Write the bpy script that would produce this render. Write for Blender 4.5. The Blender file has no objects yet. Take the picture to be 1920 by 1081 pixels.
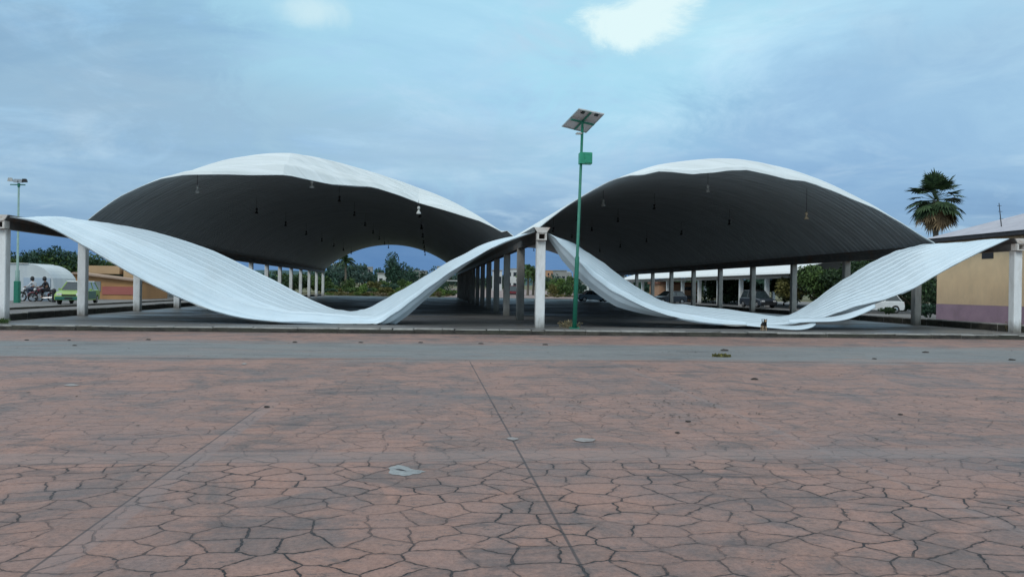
import bpy, math, random
from mathutils import Vector, Matrix, noise
R=math.radians
random.seed(7)
SC=bpy.context.scene
C=SC.collection
# ------------------------------------------------------------------ camera model
TH=R(5.9); ROLL=0.0154; F=1500.0; EYE=1.6
FW=Vector((math.sin(TH),math.cos(TH),0)); RT=Vector((math.cos(TH),-math.sin(TH),0)); UP=Vector((0,0,1))
CAM=Vector((0,0,EYE))
def ray(px,py):
    dx=px-960; dy=py-541
    return FW+RT*((dx+ROLL*dy)/F)-UP*((dy-ROLL*dx)/F)
def at(px,py,Y):
    d=ray(px,py); return CAM+d*(Y/d.y)
def atz(px,py,z):
    d=ray(px,py); return CAM+d*((z-EYE)/d.z)
def xat(px,Y): return at(px,541,Y).x
D=32.8; BAY=7.2; NB=13
XL,XM,XR=-16.41,4.556,25.69
YEND=D+BAY*NB
HB=3.6; HG=4.12       # column top, gutter top
YF=30.7               # front edge of the slab

# ------------------------------------------------------------------ object helpers
class MB:
    def __init__(s): s.v=[]; s.f=[]; s.m=[]
    def add(s,vs,fs,mi=0):
        b=len(s.v); s.v+= [tuple(v) for v in vs]; s.f+=[tuple(i+b for i in f) for f in fs]; s.m+=[mi]*len(fs)
    def box(s,x0,x1,y0,y1,z0,z1,mi=0):
        s.add([(x0,y0,z0),(x1,y0,z0),(x1,y1,z0),(x0,y1,z0),(x0,y0,z1),(x1,y0,z1),(x1,y1,z1),(x0,y1,z1)],
              [(0,3,2,1),(4,5,6,7),(0,1,5,4),(1,2,6,5),(2,3,7,6),(3,0,4,7)],mi)
    def bbox(s,x0,x1,y0,y1,z0,z1,b=.02,mi=0):
        # box with chamfered vertical edges and chamfered top
        def ring(i,z): return [(x0+i+b,y0+i,z),(x1-i-b,y0+i,z),(x1-i,y0+i+b,z),(x1-i,y1-i-b,z),(x1-i-b,y1-i,z),(x0+i+b,y1-i,z),(x0+i,y1-i-b,z),(x0+i,y0+i+b,z)]
        vs=ring(0,z0)+ring(0,z1-b)+ring(b,z1)
        fs=[tuple(range(7,-1,-1)),tuple(range(16,24))]
        for k in (0,8):
            for i in range(8): fs.append((k+i,k+(i+1)%8,k+8+(i+1)%8,k+8+i))
        s.add(vs,fs,mi)
    def tube(s,pts,rad,n=8,mi=0,cap=True):
        pts=[Vector(p) for p in pts]
        if not isinstance(rad,(list,tuple)): rad=[rad]*len(pts)
        vs=[]; fs=[]
        for i,p in enumerate(pts):
            t=(pts[min(i+1,len(pts)-1)]-pts[max(i-1,0)]).normalized()
            a=t.orthogonal().normalized() if abs(t.z)>.95 else t.cross(UP).normalized()
            b=t.cross(a)
            for k in range(n):
                w=2*math.pi*k/n; vs.append(p+(a*math.cos(w)+b*math.sin(w))*rad[i])
        for i in range(len(pts)-1):
            for k in range(n): fs.append((i*n+k,i*n+(k+1)%n,(i+1)*n+(k+1)%n,(i+1)*n+k))
        if cap: fs+=[tuple(range(n-1,-1,-1)),tuple(range((len(pts)-1)*n,len(pts)*n))]
        s.add(vs,fs,mi)
    def lathe(s,prof,c,axis='z',n=14,mi=0):
        vs=[];fs=[]
        for (r,h) in prof:
            for k in range(n):
                w=2*math.pi*k/n; a,b=r*math.cos(w),r*math.sin(w)
                vs.append((c[0]+a,c[1]+b,c[2]+h) if axis=='z' else ((c[0]+h,c[1]+a,c[2]+b) if axis=='x' else (c[0]+a,c[1]+h,c[2]+b)))
        for i in range(len(prof)-1):
            for k in range(n): fs.append((i*n+k,i*n+(k+1)%n,(i+1)*n+(k+1)%n,(i+1)*n+k))
        fs+=[tuple(range(n-1,-1,-1)),tuple(range((len(prof)-1)*n,len(prof)*n))]
        s.add(vs,fs,mi)
    def prism(s,poly,y0,y1,mi=0,ax='y',ins=None):
        # polygon in (a,z) extruded along y (or x)
        n=len(poly); q=ins or poly
        mk=(lambda a,z,t:(a,t,z)) if ax=='y' else (lambda a,z,t:(t,a,z))
        vs=[mk(a,z,y0) for a,z in poly]+[mk(a,z,y1) for a,z in q]
        fs=[tuple(range(n-1,-1,-1)),tuple(range(n,2*n))]+[(i,(i+1)%n,n+(i+1)%n,n+i) for i in range(n)]
        s.add(vs,fs,mi)
    def build(s,name,mats,parent=None,smooth=False):
        me=bpy.data.meshes.new(name); me.from_pydata(s.v,[],s.f)
        if not isinstance(mats,(list,tuple)): mats=[mats]
        for m in mats: me.materials.append(m)
        me.polygons.foreach_set('material_index',s.m)
        if smooth: me.polygons.foreach_set('use_smooth',[True]*len(s.f))
        me.update()
        o=bpy.data.objects.new(name,me); C.objects.link(o)
        if parent: o.parent=parent
        return o
def fixn(o):
    import bmesh
    bm=bmesh.new(); bm.from_mesh(o.data); bmesh.ops.recalc_face_normals(bm,faces=bm.faces); bm.to_mesh(o.data); bm.free(); return o
def tag(o,label=None,cat=None,group=None,kind=None):
    if label: o['label']=label
    if cat: o['category']=cat
    if group: o['group']=group
    if kind: o['kind']=kind
    return o
def empty(name,loc,label,cat,group=None,rz=0):
    o=bpy.data.objects.new(name,None); C.objects.link(o); o.location=loc; o.rotation_euler=(0,0,rz); o.empty_display_size=.3
    return tag(o,label,cat,group)
def kids(o): return [c for c in bpy.data.objects if c.parent==o]
def copy_tree(o,parent=None):
    c=o.copy(); C.objects.link(c); c.parent=parent
    for ch in kids(o): copy_tree(ch,c)
    return c

# ------------------------------------------------------------------ materials
def new_mat(name):
    m=bpy.data.materials.new(name); m.use_nodes=True
    nt=m.node_tree; b=nt.nodes['Principled BSDF']; return m,nt,b
def N(nt,t,**k):
    n=nt.nodes.new(t)
    for a,v in k.items(): setattr(n,a,v)
    return n
def ramp(nt,stops,src=None):
    r=N(nt,'ShaderNodeValToRGB'); e=r.color_ramp.elements
    while len(e)<len(stops): e.new(.5)
    for i,(p,c) in enumerate(stops):
        e[i].position=p; e[i].color=(c if isinstance(c,(tuple,list)) else (c,c,c))+((1,) if not (isinstance(c,(tuple,list)) and len(c)==4) else ()) if isinstance(c,(tuple,list)) else (c,c,c,1)
    if src is not None: nt.links.new(src,r.inputs[0])
    return r
def noise_n(nt,vec,scale,detail=4,rough=.55,dist=0):
    n=N(nt,'ShaderNodeTexNoise'); n.inputs['Scale'].default_value=scale; n.inputs['Detail'].default_value=detail
    n.inputs['Roughness'].default_value=rough; n.inputs['Distortion'].default_value=dist
    nt.links.new(vec,n.inputs['Vector']); return n
def mixc(nt,fac,a,b,mode='MIX'):
    m=N(nt,'ShaderNodeMix',data_type='RGBA',blend_type=mode)
    for s,v in ((0,fac),(6,a),(7,b)):
        if hasattr(v,'links') or isinstance(v,bpy.types.NodeSocket): nt.links.new(v,m.inputs[s])
        else: m.inputs[s].default_value=v if s==0 else tuple(v)+(1,)
    return m.outputs[2]
def math_n(nt,op,a,b=0.0,c=None,clamp=False):
    m=N(nt,'ShaderNodeMath',operation=op,use_clamp=clamp)
    for i,v in enumerate((a,b)+((c,) if c is not None else ())):
        if isinstance(v,bpy.types.NodeSocket): nt.links.new(v,m.inputs[i])
        else: m.inputs[i].default_value=v
    return m.outputs[0]
def mapped(nt,scale=(1,1,1),rot=(0,0,0),coord='Object'):
    tc=N(nt,'ShaderNodeTexCoord'); mp=N(nt,'ShaderNodeMapping'); mp.inputs['Scale'].default_value=scale; mp.inputs['Rotation'].default_value=rot
    nt.links.new(tc.outputs[coord],mp.inputs['Vector']); return mp.outputs['Vector']
def surf(name,c1,c2=None,scale=3,rough=.7,metal=0,bump=0,bscale=None,stretch=(1,1,1),c3=None,c3scale=.6,spec=.5,lo=.35,hi=.65):
    m,nt,b=new_mat(name); v=mapped(nt,stretch)
    c2=c2 or tuple(x*.75 for x in c1)
    n=noise_n(nt,v,scale,6,.6)
    r=ramp(nt,[(lo,c1),(hi,c2)],n.outputs[0]); col=r.outputs[0]
    if c3:
        n2=noise_n(nt,v,c3scale,5,.65,.4); f=ramp(nt,[(.5,0.0),(.72,1.0)],n2.outputs[0]); col=mixc(nt,f.outputs[0],col,c3)
    nt.links.new(col,b.inputs['Base Color'])
    b.inputs['Roughness'].default_value=rough; b.inputs['Metallic'].default_value=metal; b.inputs['Specular IOR Level'].default_value=spec
    if bump:
        nb=noise_n(nt,v,bscale or scale*4,5); bu=N(nt,'ShaderNodeBump'); bu.inputs['Strength'].default_value=bump; bu.inputs['Distance'].default_value=.05
        nt.links.new(nb.outputs[0],bu.inputs['Height']); nt.links.new(bu.outputs[0],b.inputs['Normal'])
    return m
def leafmat(name,dark,light):
    m,nt,b=new_mat(name); g=N(nt,'ShaderNodeNewGeometry')
    r=ramp(nt,[(0,dark),(.7,light),(1,tuple(min(1,x*1.5) for x in light))],g.outputs['Random Per Island'])
    nt.links.new(r.outputs[0],b.inputs['Base Color']); b.inputs['Roughness'].default_value=.65; b.inputs['Specular IOR Level'].default_value=.25
    return m

def sheet_mat(name,base,dirt,axis,period,rough=.42,streak=(1,1,1),seam=.12):
    # painted steel sheet: faint seam lines, run-off streaks, blotches
    m,nt,b=new_mat(name); v=mapped(nt)
    n=noise_n(nt,mapped(nt,streak),1.0,6,.6); r=ramp(nt,[(.34,dirt),(.62,base)],n.outputs[0])
    n2=noise_n(nt,v,.35,4); f=ramp(nt,[(.45,0.0),(.75,.5)],n2.outputs[0])
    col=mixc(nt,f.outputs[0],r.outputs[0],tuple(x*.86 for x in base))
    sp=N(nt,'ShaderNodeSeparateXYZ'); nt.links.new(v,sp.inputs[0])
    w=math_n(nt,'FRACT',math_n(nt,'MULTIPLY',sp.outputs[axis],1/period))
    ln=math_n(nt,'LESS_THAN',w,.07)
    col=mixc(nt,math_n(nt,'MULTIPLY',ln,seam),col,tuple(x*.45 for x in dirt))
    nt.links.new(col,b.inputs['Base Color']); b.inputs['Roughness'].default_value=rough; b.inputs['Specular IOR Level'].default_value=.4
    bu=N(nt,'ShaderNodeBump'); bu.inputs['Strength'].default_value=.25; bu.inputs['Distance'].default_value=.05
    nb=noise_n(nt,v,1.3,4); nt.links.new(nb.outputs[0],bu.inputs['Height']); nt.links.new(bu.outputs[0],b.inputs['Normal'])
    return m
def grime(m,z0,z1,col,amt=.8):
    nt=m.node_tree; b=nt.nodes['Principled BSDF']; old=b.inputs['Base Color'].links[0].from_socket; v=mapped(nt); sp=N(nt,'ShaderNodeSeparateXYZ'); nt.links.new(v,sp.inputs[0])
    n=noise_n(nt,mapped(nt,(1,1,.25)),6,6,.7); h=math_n(nt,'ADD',sp.outputs[2],math_n(nt,'MULTIPLY',math_n(nt,'SUBTRACT',n.outputs[0],.5),(z1-z0)*1.6))
    r=N(nt,'ShaderNodeMapRange'); nt.links.new(h,r.inputs[0]); r.inputs[1].default_value=z0; r.inputs[2].default_value=z1; r.inputs[3].default_value=amt; r.inputs[4].default_value=0
    nt.links.new(mixc(nt,r.outputs[0],old,col),b.inputs['Base Color']); return m
M={}
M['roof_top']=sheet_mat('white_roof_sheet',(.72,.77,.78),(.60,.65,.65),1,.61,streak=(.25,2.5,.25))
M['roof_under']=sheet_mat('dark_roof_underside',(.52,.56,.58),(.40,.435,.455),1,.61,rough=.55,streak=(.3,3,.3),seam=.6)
def fallen_mat():
    m,nt,b=new_mat('fallen_sheet_top'); L=nt.links.new; tc=N(nt,'ShaderNodeTexCoord'); U=tc.outputs['UV']; v=mapped(nt)
    def sc(k):
        mp=N(nt,'ShaderNodeMapping'); mp.inputs['Scale'].default_value=k; L(U,mp.inputs['Vector']); return mp.outputs[0]
    n=noise_n(nt,sc((5,34,1)),1.0,7,.65); c=ramp(nt,[(.34,(.54,.65,.71)),(.52,(.625,.735,.80)),(.68,(.68,.785,.84))],n.outputs[0]).outputs[0]
    n2=noise_n(nt,v,.5,6,.65,.4); c=mixc(nt,ramp(nt,[(.52,0.0),(.72,.45)],n2.outputs[0]).outputs[0],c,(.56,.63,.655))
    n3=noise_n(nt,sc((14,60,1)),1.0,6,.7); c=mixc(nt,ramp(nt,[(.66,0.0),(.76,.5)],n3.outputs[0]).outputs[0],c,(.42,.42,.39))
    sp=N(nt,'ShaderNodeSeparateXYZ'); L(U,sp.inputs[0]); w=math_n(nt,'FRACT',math_n(nt,'MULTIPLY',sp.outputs[1],20)); ln=math_n(nt,'LESS_THAN',w,.09)
    c=mixc(nt,math_n(nt,'MULTIPLY',ln,.13),c,(.30,.35,.38))
    L(c,b.inputs['Base Color']); b.inputs['Roughness'].default_value=.36; b.inputs['Specular IOR Level'].default_value=.45
    rb_=N(nt,'ShaderNodeMapRange',interpolation_type='SMOOTHSTEP'); tri=math_n(nt,'ABSOLUTE',math_n(nt,'SUBTRACT',w,.5)); L(tri,rb_.inputs[0]); rb_.inputs[1].default_value=.36; rb_.inputs[2].default_value=.46
    dn=noise_n(nt,v,1.6,4,.6); h=math_n(nt,'ADD',rb_.outputs[0],math_n(nt,'MULTIPLY',dn.outputs[0],1.2)); bu=N(nt,'ShaderNodeBump'); bu.inputs['Strength'].default_value=.35; bu.inputs['Distance'].default_value=.05; L(h,bu.inputs['Height']); L(bu.outputs[0],b.inputs['Normal'])
    return m
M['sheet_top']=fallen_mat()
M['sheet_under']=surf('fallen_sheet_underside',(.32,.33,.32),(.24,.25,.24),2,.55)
M['column']=surf('painted_concrete_column',(.52,.51,.47),(.42,.41,.385),5,.8,bump=.3,c3=(.30,.29,.26),c3scale=1.4,stretch=(1,1,.35))
M['column_shaded']=surf('shaded_concrete_column',(.34,.33,.31),(.26,.255,.24),5,.85,bump=.3,c3=(.20,.19,.175),c3scale=1.4,stretch=(1,1,.35))  # darker copy for the middle row, its shade put into the colour
M['column_white']=surf('white_painted_column',(.84,.85,.84),(.76,.77,.76),4,.7,bump=.3,c3=(.60,.59,.55),c3scale=1.7,stretch=(1,1,.4))
M['gutter']=surf('gutter_steel',(.16,.15,.14),(.10,.10,.10),3,.6,c3=(.16,.09,.06),c3scale=1)
M['gutter_pale']=surf('gutter_front_paint',(.72,.69,.64),(.55,.50,.46),5,.6,c3=(.35,.2,.12),c3scale=2.5)
M['rust']=surf('rusty_hollow',(.05,.028,.02),(.02,.015,.013),8,.9)
M['slab']=None
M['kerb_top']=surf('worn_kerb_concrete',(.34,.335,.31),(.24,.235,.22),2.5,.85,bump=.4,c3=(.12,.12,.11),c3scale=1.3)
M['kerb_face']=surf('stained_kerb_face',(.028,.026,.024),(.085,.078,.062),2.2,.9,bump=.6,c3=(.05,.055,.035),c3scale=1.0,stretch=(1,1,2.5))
M['green_paint']=surf('green_enamel',(.02,.21,.13),(.015,.15,.10),6,.45)
M['green_box']=surf('green_cabinet',(.03,.33,.19),(.025,.27,.16),6,.5)
M['panel_back']=surf('panel_backsheet',(.62,.58,.57),(.54,.50,.50),3,.5)
M['panel_cell']=surf('solar_cells',(.012,.016,.04),(.01,.012,.03),9,.15)
M['black']=surf('black_plastic',(.018,.018,.02),(.012,.012,.013),6,.5)
M['tyre']=surf('tyre_rubber',(.02,.02,.02),(.03,.03,.03),8,.85)
M['chrome']=surf('dull_metal',(.5,.5,.5),(.4,.4,.4),6,.3,metal=.8)
M['glass']=surf('car_glass',(.03,.045,.05),(.02,.03,.035),3,.08,spec=.9)
M['headlamp']=surf('headlamp_lens',(.75,.75,.72),(.6,.6,.6),6,.15)
M['tail']=surf('tail_lamp_lens',(.35,.02,.02),(.28,.015,.015),6,.25)
M['lamp_white']=surf('lamp_enamel_pale',(.5,.5,.47),(.36,.36,.34),8,.5)  # pale enamel; on front ceiling lamps it also holds the daylight they catch
M['lamp_in_shade']=surf('lamp_enamel_in_shade',(.025,.025,.028),(.015,.015,.017),8,.5)  # darker copy for the deep lamps and rods, their shade put into the colour
M['lamp_amber']=surf('lamp_enamel_amber',(.65,.48,.30),(.5,.38,.25),8,.4)
M['bark']=surf('bark',(.11,.085,.06),(.06,.048,.036),6,.95,bump=.5,stretch=(1,1,.3))
M['palm_bark']=surf('palm_bark',(.2,.165,.125),(.12,.10,.08),5,.95,bump=.6,stretch=(1,1,4))
M['skin']=surf('skin',(.34,.19,.12),(.30,.16,.10),8,.6)
M['hair']=surf('black_hair',(.012,.010,.009),(.02,.016,.014),20,.6)
M['steel_white']=surf('white_steel',(.78,.78,.76),(.68,.68,.66),4,.5)

for k_ in ('column','column_white','column_shaded'): grime(M[k_],0,.55,(.12,.11,.09)); grime(M[k_],3.62,3.25,(.22,.16,.11),.55)
# ---- plaza: stamped, cracked, tinted concrete
def plaza_mat():
    m,nt,b=new_mat('stamped_terracotta_concrete'); L=nt.links.new
    v=mapped(nt); sp=N(nt,'ShaderNodeSeparateXYZ'); L(v,sp.inputs[0]); X,Y=sp.outputs[0],sp.outputs[1]
    # flagstones
    wn=noise_n(nt,v,2.2,3); wob=N(nt,'ShaderNodeVectorMath',operation='MULTIPLY_ADD'); L(wn.outputs['Color'],wob.inputs[0]); wob.inputs[1].default_value=(.12,.12,0); L(v,wob.inputs[2])
    wn2=noise_n(nt,v,6.5,4,.6); wob2=N(nt,'ShaderNodeVectorMath',operation='MULTIPLY_ADD'); L(wn2.outputs['Color'],wob2.inputs[0]); wob2.inputs[1].default_value=(.10,.10,0); L(wob.outputs[0],wob2.inputs[2])
    flat=N(nt,'ShaderNodeVectorMath',operation='MULTIPLY'); L(wob2.outputs[0],flat.inputs[0]); flat.inputs[1].default_value=(.92,1.12,0)
    vo=N(nt,'ShaderNodeTexVoronoi',feature='DISTANCE_TO_EDGE',voronoi_dimensions='2D'); vo.inputs['Scale'].default_value=3.05; vo.inputs['Randomness'].default_value=.8; L(flat.outputs[0],vo.inputs['Vector'])
    vc=N(nt,'ShaderNodeTexVoronoi',feature='F1',voronoi_dimensions='2D'); vc.inputs['Scale'].default_value=3.05; vc.inputs['Randomness'].default_value=.8; L(flat.outputs[0],vc.inputs['Vector'])
    # width of the dark joint varies and dies out in worn places
    wear=noise_n(nt,v,.6,5,.65); worn=ramp(nt,[(.45,1.0),(.62,.35)],wear.outputs[0])
    fine=noise_n(nt,v,3.2,5,.7); fr=ramp(nt,[(.38,.12),(.48,1.0)],fine.outputs[0])
    far=N(nt,'ShaderNodeMapRange'); L(Y,far.inputs[0]); far.inputs[1].default_value=8.1; far.inputs[2].default_value=8.5; far.inputs[3].default_value=1; far.inputs[4].default_value=.45
    far2=N(nt,'ShaderNodeMapRange'); L(Y,far2.inputs[0]); far2.inputs[1].default_value=9; far2.inputs[2].default_value=22; far2.inputs[3].default_value=1; far2.inputs[4].default_value=.35
    line=N(nt,'ShaderNodeMapRange',interpolation_type='SMOOTHSTEP'); L(vo.outputs['Distance'],line.inputs[0]); line.inputs[1].default_value=.012; line.inputs[2].default_value=.029; line.inputs[3].default_value=1; line.inputs[4].default_value=0
    lf=math_n(nt,'MULTIPLY',math_n(nt,'MULTIPLY',line.outputs[0],worn.outputs[0]),fr.outputs[0])
    lf=math_n(nt,'MULTIPLY',math_n(nt,'MULTIPLY',lf,far.outputs[0]),far2.outputs[0])
    # colours
    big=noise_n(nt,v,.42,6,.62,.6); c=ramp(nt,[(.32,(.165,.122,.114)),(.45,(.255,.163,.138)),(.58,(.305,.186,.152)),(.72,(.215,.156,.142))],big.outputs[0]).outputs[0]
    mid=noise_n(nt,v,2.4,6,.7); c=mixc(nt,ramp(nt,[(.42,0.0),(.72,.55)],mid.outputs[0]).outputs[0],c,(.33,.175,.125))
    grey=noise_n(nt,v,.9,7,.72,.8); c=mixc(nt,ramp(nt,[(.47,0.0),(.63,.8)],grey.outputs[0]).outputs[0],c,(.125,.108,.106))
    smear=noise_n(nt,mapped(nt,(.35,1.4,1)),1.1,8,.75,.5); c=mixc(nt,ramp(nt,[(.54,0.0),(.68,.85)],smear.outputs[0]).outputs[0],c,(.080,.074,.078))
    # per stone tint
    hs=N(nt,'ShaderNodeSeparateColor'); L(vc.outputs['Color'],hs.inputs[0])
    tint=N(nt,'ShaderNodeMapRange'); L(hs.outputs[0],tint.inputs[0]); tint.inputs[3].default_value=.95; tint.inputs[4].default_value=1.05
    tv=N(nt,'ShaderNodeCombineColor'); [L(tint.outputs[0],tv.inputs[i]) for i in range(3)]
    c=mixc(nt,1.0,c,tv.outputs[0],'MULTIPLY'); c=mixc(nt,math_n(nt,'MULTIPLY',ramp(nt,[(.6,0.0),(1.0,.22)],hs.outputs[1]).outputs[0],far.outputs[0]),c,(.135,.112,.105)); c=mixc(nt,math_n(nt,'MULTIPLY',ramp(nt,[(.7,0.0),(1.0,.20)],hs.outputs[2]).outputs[0],far.outputs[0]),c,(.33,.19,.14))
    rim=N(nt,'ShaderNodeMapRange',interpolation_type='SMOOTHSTEP'); L(vo.outputs['Distance'],rim.inputs[0]); rim.inputs[1].default_value=.0; rim.inputs[2].default_value=.16; rim.inputs[3].default_value=.86; rim.inputs[4].default_value=1.03  # relief shade put into the colour: stones darken towards their joints
    rimf=mixc(nt,math_n(nt,'MULTIPLY',worn.outputs[0],far.outputs[0]),(1,1,1),rim.outputs[0]); c=mixc(nt,1.0,c,rimf,'MULTIPLY')
    grain=noise_n(nt,v,22,8,.85); gr=ramp(nt,[(.30,.55),(.5,1.0),(.70,1.35)],grain.outputs[0]); c=mixc(nt,1.0,c,gr.outputs[0],'MULTIPLY')
    specks=noise_n(nt,mapped(nt,(.8,1.3,1)),7,7,.85); c=mixc(nt,ramp(nt,[(.575,0.0),(.63,.8)],specks.outputs[0]).outputs[0],c,(.085,.075,.075))
    c=mixc(nt,math_n(nt,'MULTIPLY',lf,.97),c,(.022,.021,.024))
    # saw-cut joints with a trowelled pale margin
    def seam(coord,pos,w,marg,side,wob=.012):
        wn=noise_n(nt,v,1.5,3); p=math_n(nt,'ADD',coord,math_n(nt,'MULTIPLY',math_n(nt,'SUBTRACT',wn.outputs[0],.5),wob))
        d=math_n(nt,'SUBTRACT',p,pos); a=math_n(nt,'ABSOLUTE',d)
        s=N(nt,'ShaderNodeMapRange',interpolation_type='SMOOTHSTEP'); L(a,s.inputs[0]); s.inputs[1].default_value=w*.4; s.inputs[2].default_value=w; s.inputs[3].default_value=1; s.inputs[4].default_value=0
        mc=math_n(nt,'ABSOLUTE',math_n(nt,'SUBTRACT',d,marg*.5*side)); q=N(nt,'ShaderNodeMapRange',interpolation_type='SMOOTHSTEP'); L(mc,q.inputs[0]); q.inputs[1].default_value=marg*.42; q.inputs[2].default_value=marg*.6; q.inputs[3].default_value=1; q.inputs[4].default_value=0
        return s.outputs[0],q.outputs[0]
    l1,m1=seam(X,-2.42,.014,.20,1); l2,m2=seam(X,1.0,.016,.10,1); l3,m3=seam(Y,8.23,.022,.5,1,.03); l4,m4=seam(X,4.42,.006,.12,1)
    # the strip along the crosswise joint shows no stones, the left joint fades out past 12 m
    keep=N(nt,'ShaderNodeMapRange'); L(Y,keep.inputs[0]); keep.inputs[1].default_value=11.5; keep.inputs[2].default_value=13; keep.inputs[3].default_value=1; keep.inputs[4].default_value=.15
    keep2=N(nt,'ShaderNodeMapRange'); L(Y,keep2.inputs[0]); keep2.inputs[1].default_value=19.2; keep2.inputs[2].default_value=20; keep2.inputs[3].default_value=1; keep2.inputs[4].default_value=0
    c=mixc(nt,math_n(nt,'MULTIPLY',math_n(nt,'MULTIPLY',m1,keep.outputs[0]),.38),c,(.26,.205,.195))
    c=mixc(nt,math_n(nt,'MULTIPLY',m3,.45),c,(.255,.20,.185)); c=mixc(nt,math_n(nt,'MULTIPLY',m4,.25),c,(.27,.22,.21))
    c=mixc(nt,math_n(nt,'MULTIPLY',math_n(nt,'MULTIPLY',l1,keep.outputs[0]),.75),c,(.05,.043,.045))
    c=mixc(nt,math_n(nt,'MULTIPLY',math_n(nt,'MULTIPLY',l2,keep2.outputs[0]),.8),c,(.05,.043,.045))
    c=mixc(nt,math_n(nt,'MULTIPLY',math_n(nt,'MULTIPLY',l3,wear.outputs[0]),.75),c,(.07,.06,.06))
    # grey concrete strip that melts into the red paving on both sides
    n_=noise_n(nt,mapped(nt,(.3,1,1)),.7,8,.7,.4); rc_=ramp(nt,[(.3,(.135,.145,.148)),(.5,(.180,.190,.190)),(.7,(.215,.212,.203))],n_.outputs[0]).outputs[0]
    st=noise_n(nt,mapped(nt,(.30,1.2,1)),1.3,8,.78,.9); rc_=mixc(nt,ramp(nt,[(.55,0.0),(.64,.75)],st.outputs[0]).outputs[0],rc_,(.085,.082,.083))
    pk=noise_n(nt,mapped(nt,(.4,1,1)),.6,7,.7,.8); rc_=mixc(nt,ramp(nt,[(.54,0.0),(.70,.7)],pk.outputs[0]).outputs[0],rc_,(.235,.170,.150))
    rc_=mixc(nt,1.0,rc_,gr.outputs[0],'MULTIPLY')
    en=noise_n(nt,mapped(nt,(.25,1,1)),.9,9,.75,.6); y_=math_n(nt,'ADD',Y,math_n(nt,'MULTIPLY',math_n(nt,'SUBTRACT',en.outputs[0],.5),6.5))
    dd=math_n(nt,'ABSOLUTE',math_n(nt,'SUBTRACT',y_,22.6)); ef=N(nt,'ShaderNodeMapRange',interpolation_type='SMOOTHSTEP'); L(dd,ef.inputs[0]); ef.inputs[1].default_value=1.9; ef.inputs[2].default_value=3.8; ef.inputs[3].default_value=.93; ef.inputs[4].default_value=0
    c=mixc(nt,ef.outputs[0],c,rc_)
    # grime washed against the kerb
    kg=N(nt,'ShaderNodeMapRange'); L(math_n(nt,'ADD',Y,math_n(nt,'MULTIPLY',math_n(nt,'SUBTRACT',en.outputs[0],.5),1.6)),kg.inputs[0]); kg.inputs[1].default_value=29.6; kg.inputs[2].default_value=30.7; kg.inputs[3].default_value=0; kg.inputs[4].default_value=.7
    c=mixc(nt,kg.outputs[0],c,(.09,.08,.075))
    L(c,b.inputs['Base Color'])
    rr=ramp(nt,[(.3,.52),(.7,.78)],big.outputs[0]); L(rr.outputs[0],b.inputs['Roughness']); b.inputs['Specular IOR Level'].default_value=.35
    h=math_n(nt,'SUBTRACT',math_n(nt,'ADD',math_n(nt,'MULTIPLY',mid.outputs[0],.6),math_n(nt,'MULTIPLY',rim.outputs[0],.8)),lf); h=math_n(nt,'ADD',h,math_n(nt,'MULTIPLY',grain.outputs[0],.35))
    bu=N(nt,'ShaderNodeBump'); bu.inputs['Strength'].default_value=.9; bu.inputs['Distance'].default_value=.025; L(h,bu.inputs['Height']); L(bu.outputs[0],b.inputs['Normal'])
    return m
def slab_mat():
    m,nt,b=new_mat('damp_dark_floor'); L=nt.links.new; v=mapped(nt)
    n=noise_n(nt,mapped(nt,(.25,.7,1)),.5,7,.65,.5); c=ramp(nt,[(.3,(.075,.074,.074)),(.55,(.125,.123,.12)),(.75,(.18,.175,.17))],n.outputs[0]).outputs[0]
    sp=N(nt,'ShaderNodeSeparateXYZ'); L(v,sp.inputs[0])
    e=N(nt,'ShaderNodeMapRange'); L(sp.outputs[1],e.inputs[0]); e.inputs[1].default_value=30.7; e.inputs[2].default_value=36; e.inputs[3].default_value=.55; e.inputs[4].default_value=0  # daylight at the open front put into the colour: floor paler there
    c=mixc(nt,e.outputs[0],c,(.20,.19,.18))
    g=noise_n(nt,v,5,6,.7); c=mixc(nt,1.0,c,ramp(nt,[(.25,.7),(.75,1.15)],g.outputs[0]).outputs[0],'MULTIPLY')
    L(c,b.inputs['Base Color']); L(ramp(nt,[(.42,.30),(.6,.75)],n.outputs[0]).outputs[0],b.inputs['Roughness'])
    return m
def field_mat():
    m,nt,b=new_mat('dry_grass_field'); L=nt.links.new; v=mapped(nt)
    n=noise_n(nt,v,.035,7,.65,.5); c=ramp(nt,[(.3,(.06,.085,.03)),(.5,(.13,.125,.055)),(.7,(.19,.16,.085))],n.outputs[0]).outputs[0]
    g=noise_n(nt,v,.8,6,.75); c=mixc(nt,1.0,c,ramp(nt,[(.25,.55),(.75,1.3)],g.outputs[0]).outputs[0],'MULTIPLY')
    L(c,b.inputs['Base Color']); b.inputs['Roughness'].default_value=.95
    return m
M['plaza']=plaza_mat(); M['road']=M['plaza']; M['slab']=slab_mat(); M['field']=field_mat()
M['lot']=surf('worn_lot_asphalt',(.20,.19,.185),(.14,.135,.13),.5,.85,c3=(.10,.095,.09),c3scale=.25,bump=.2,bscale=12)
M['brick_plaza']=surf('far_tinted_paving',(.28,.20,.18),(.22,.17,.155),.2,.8)

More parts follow.
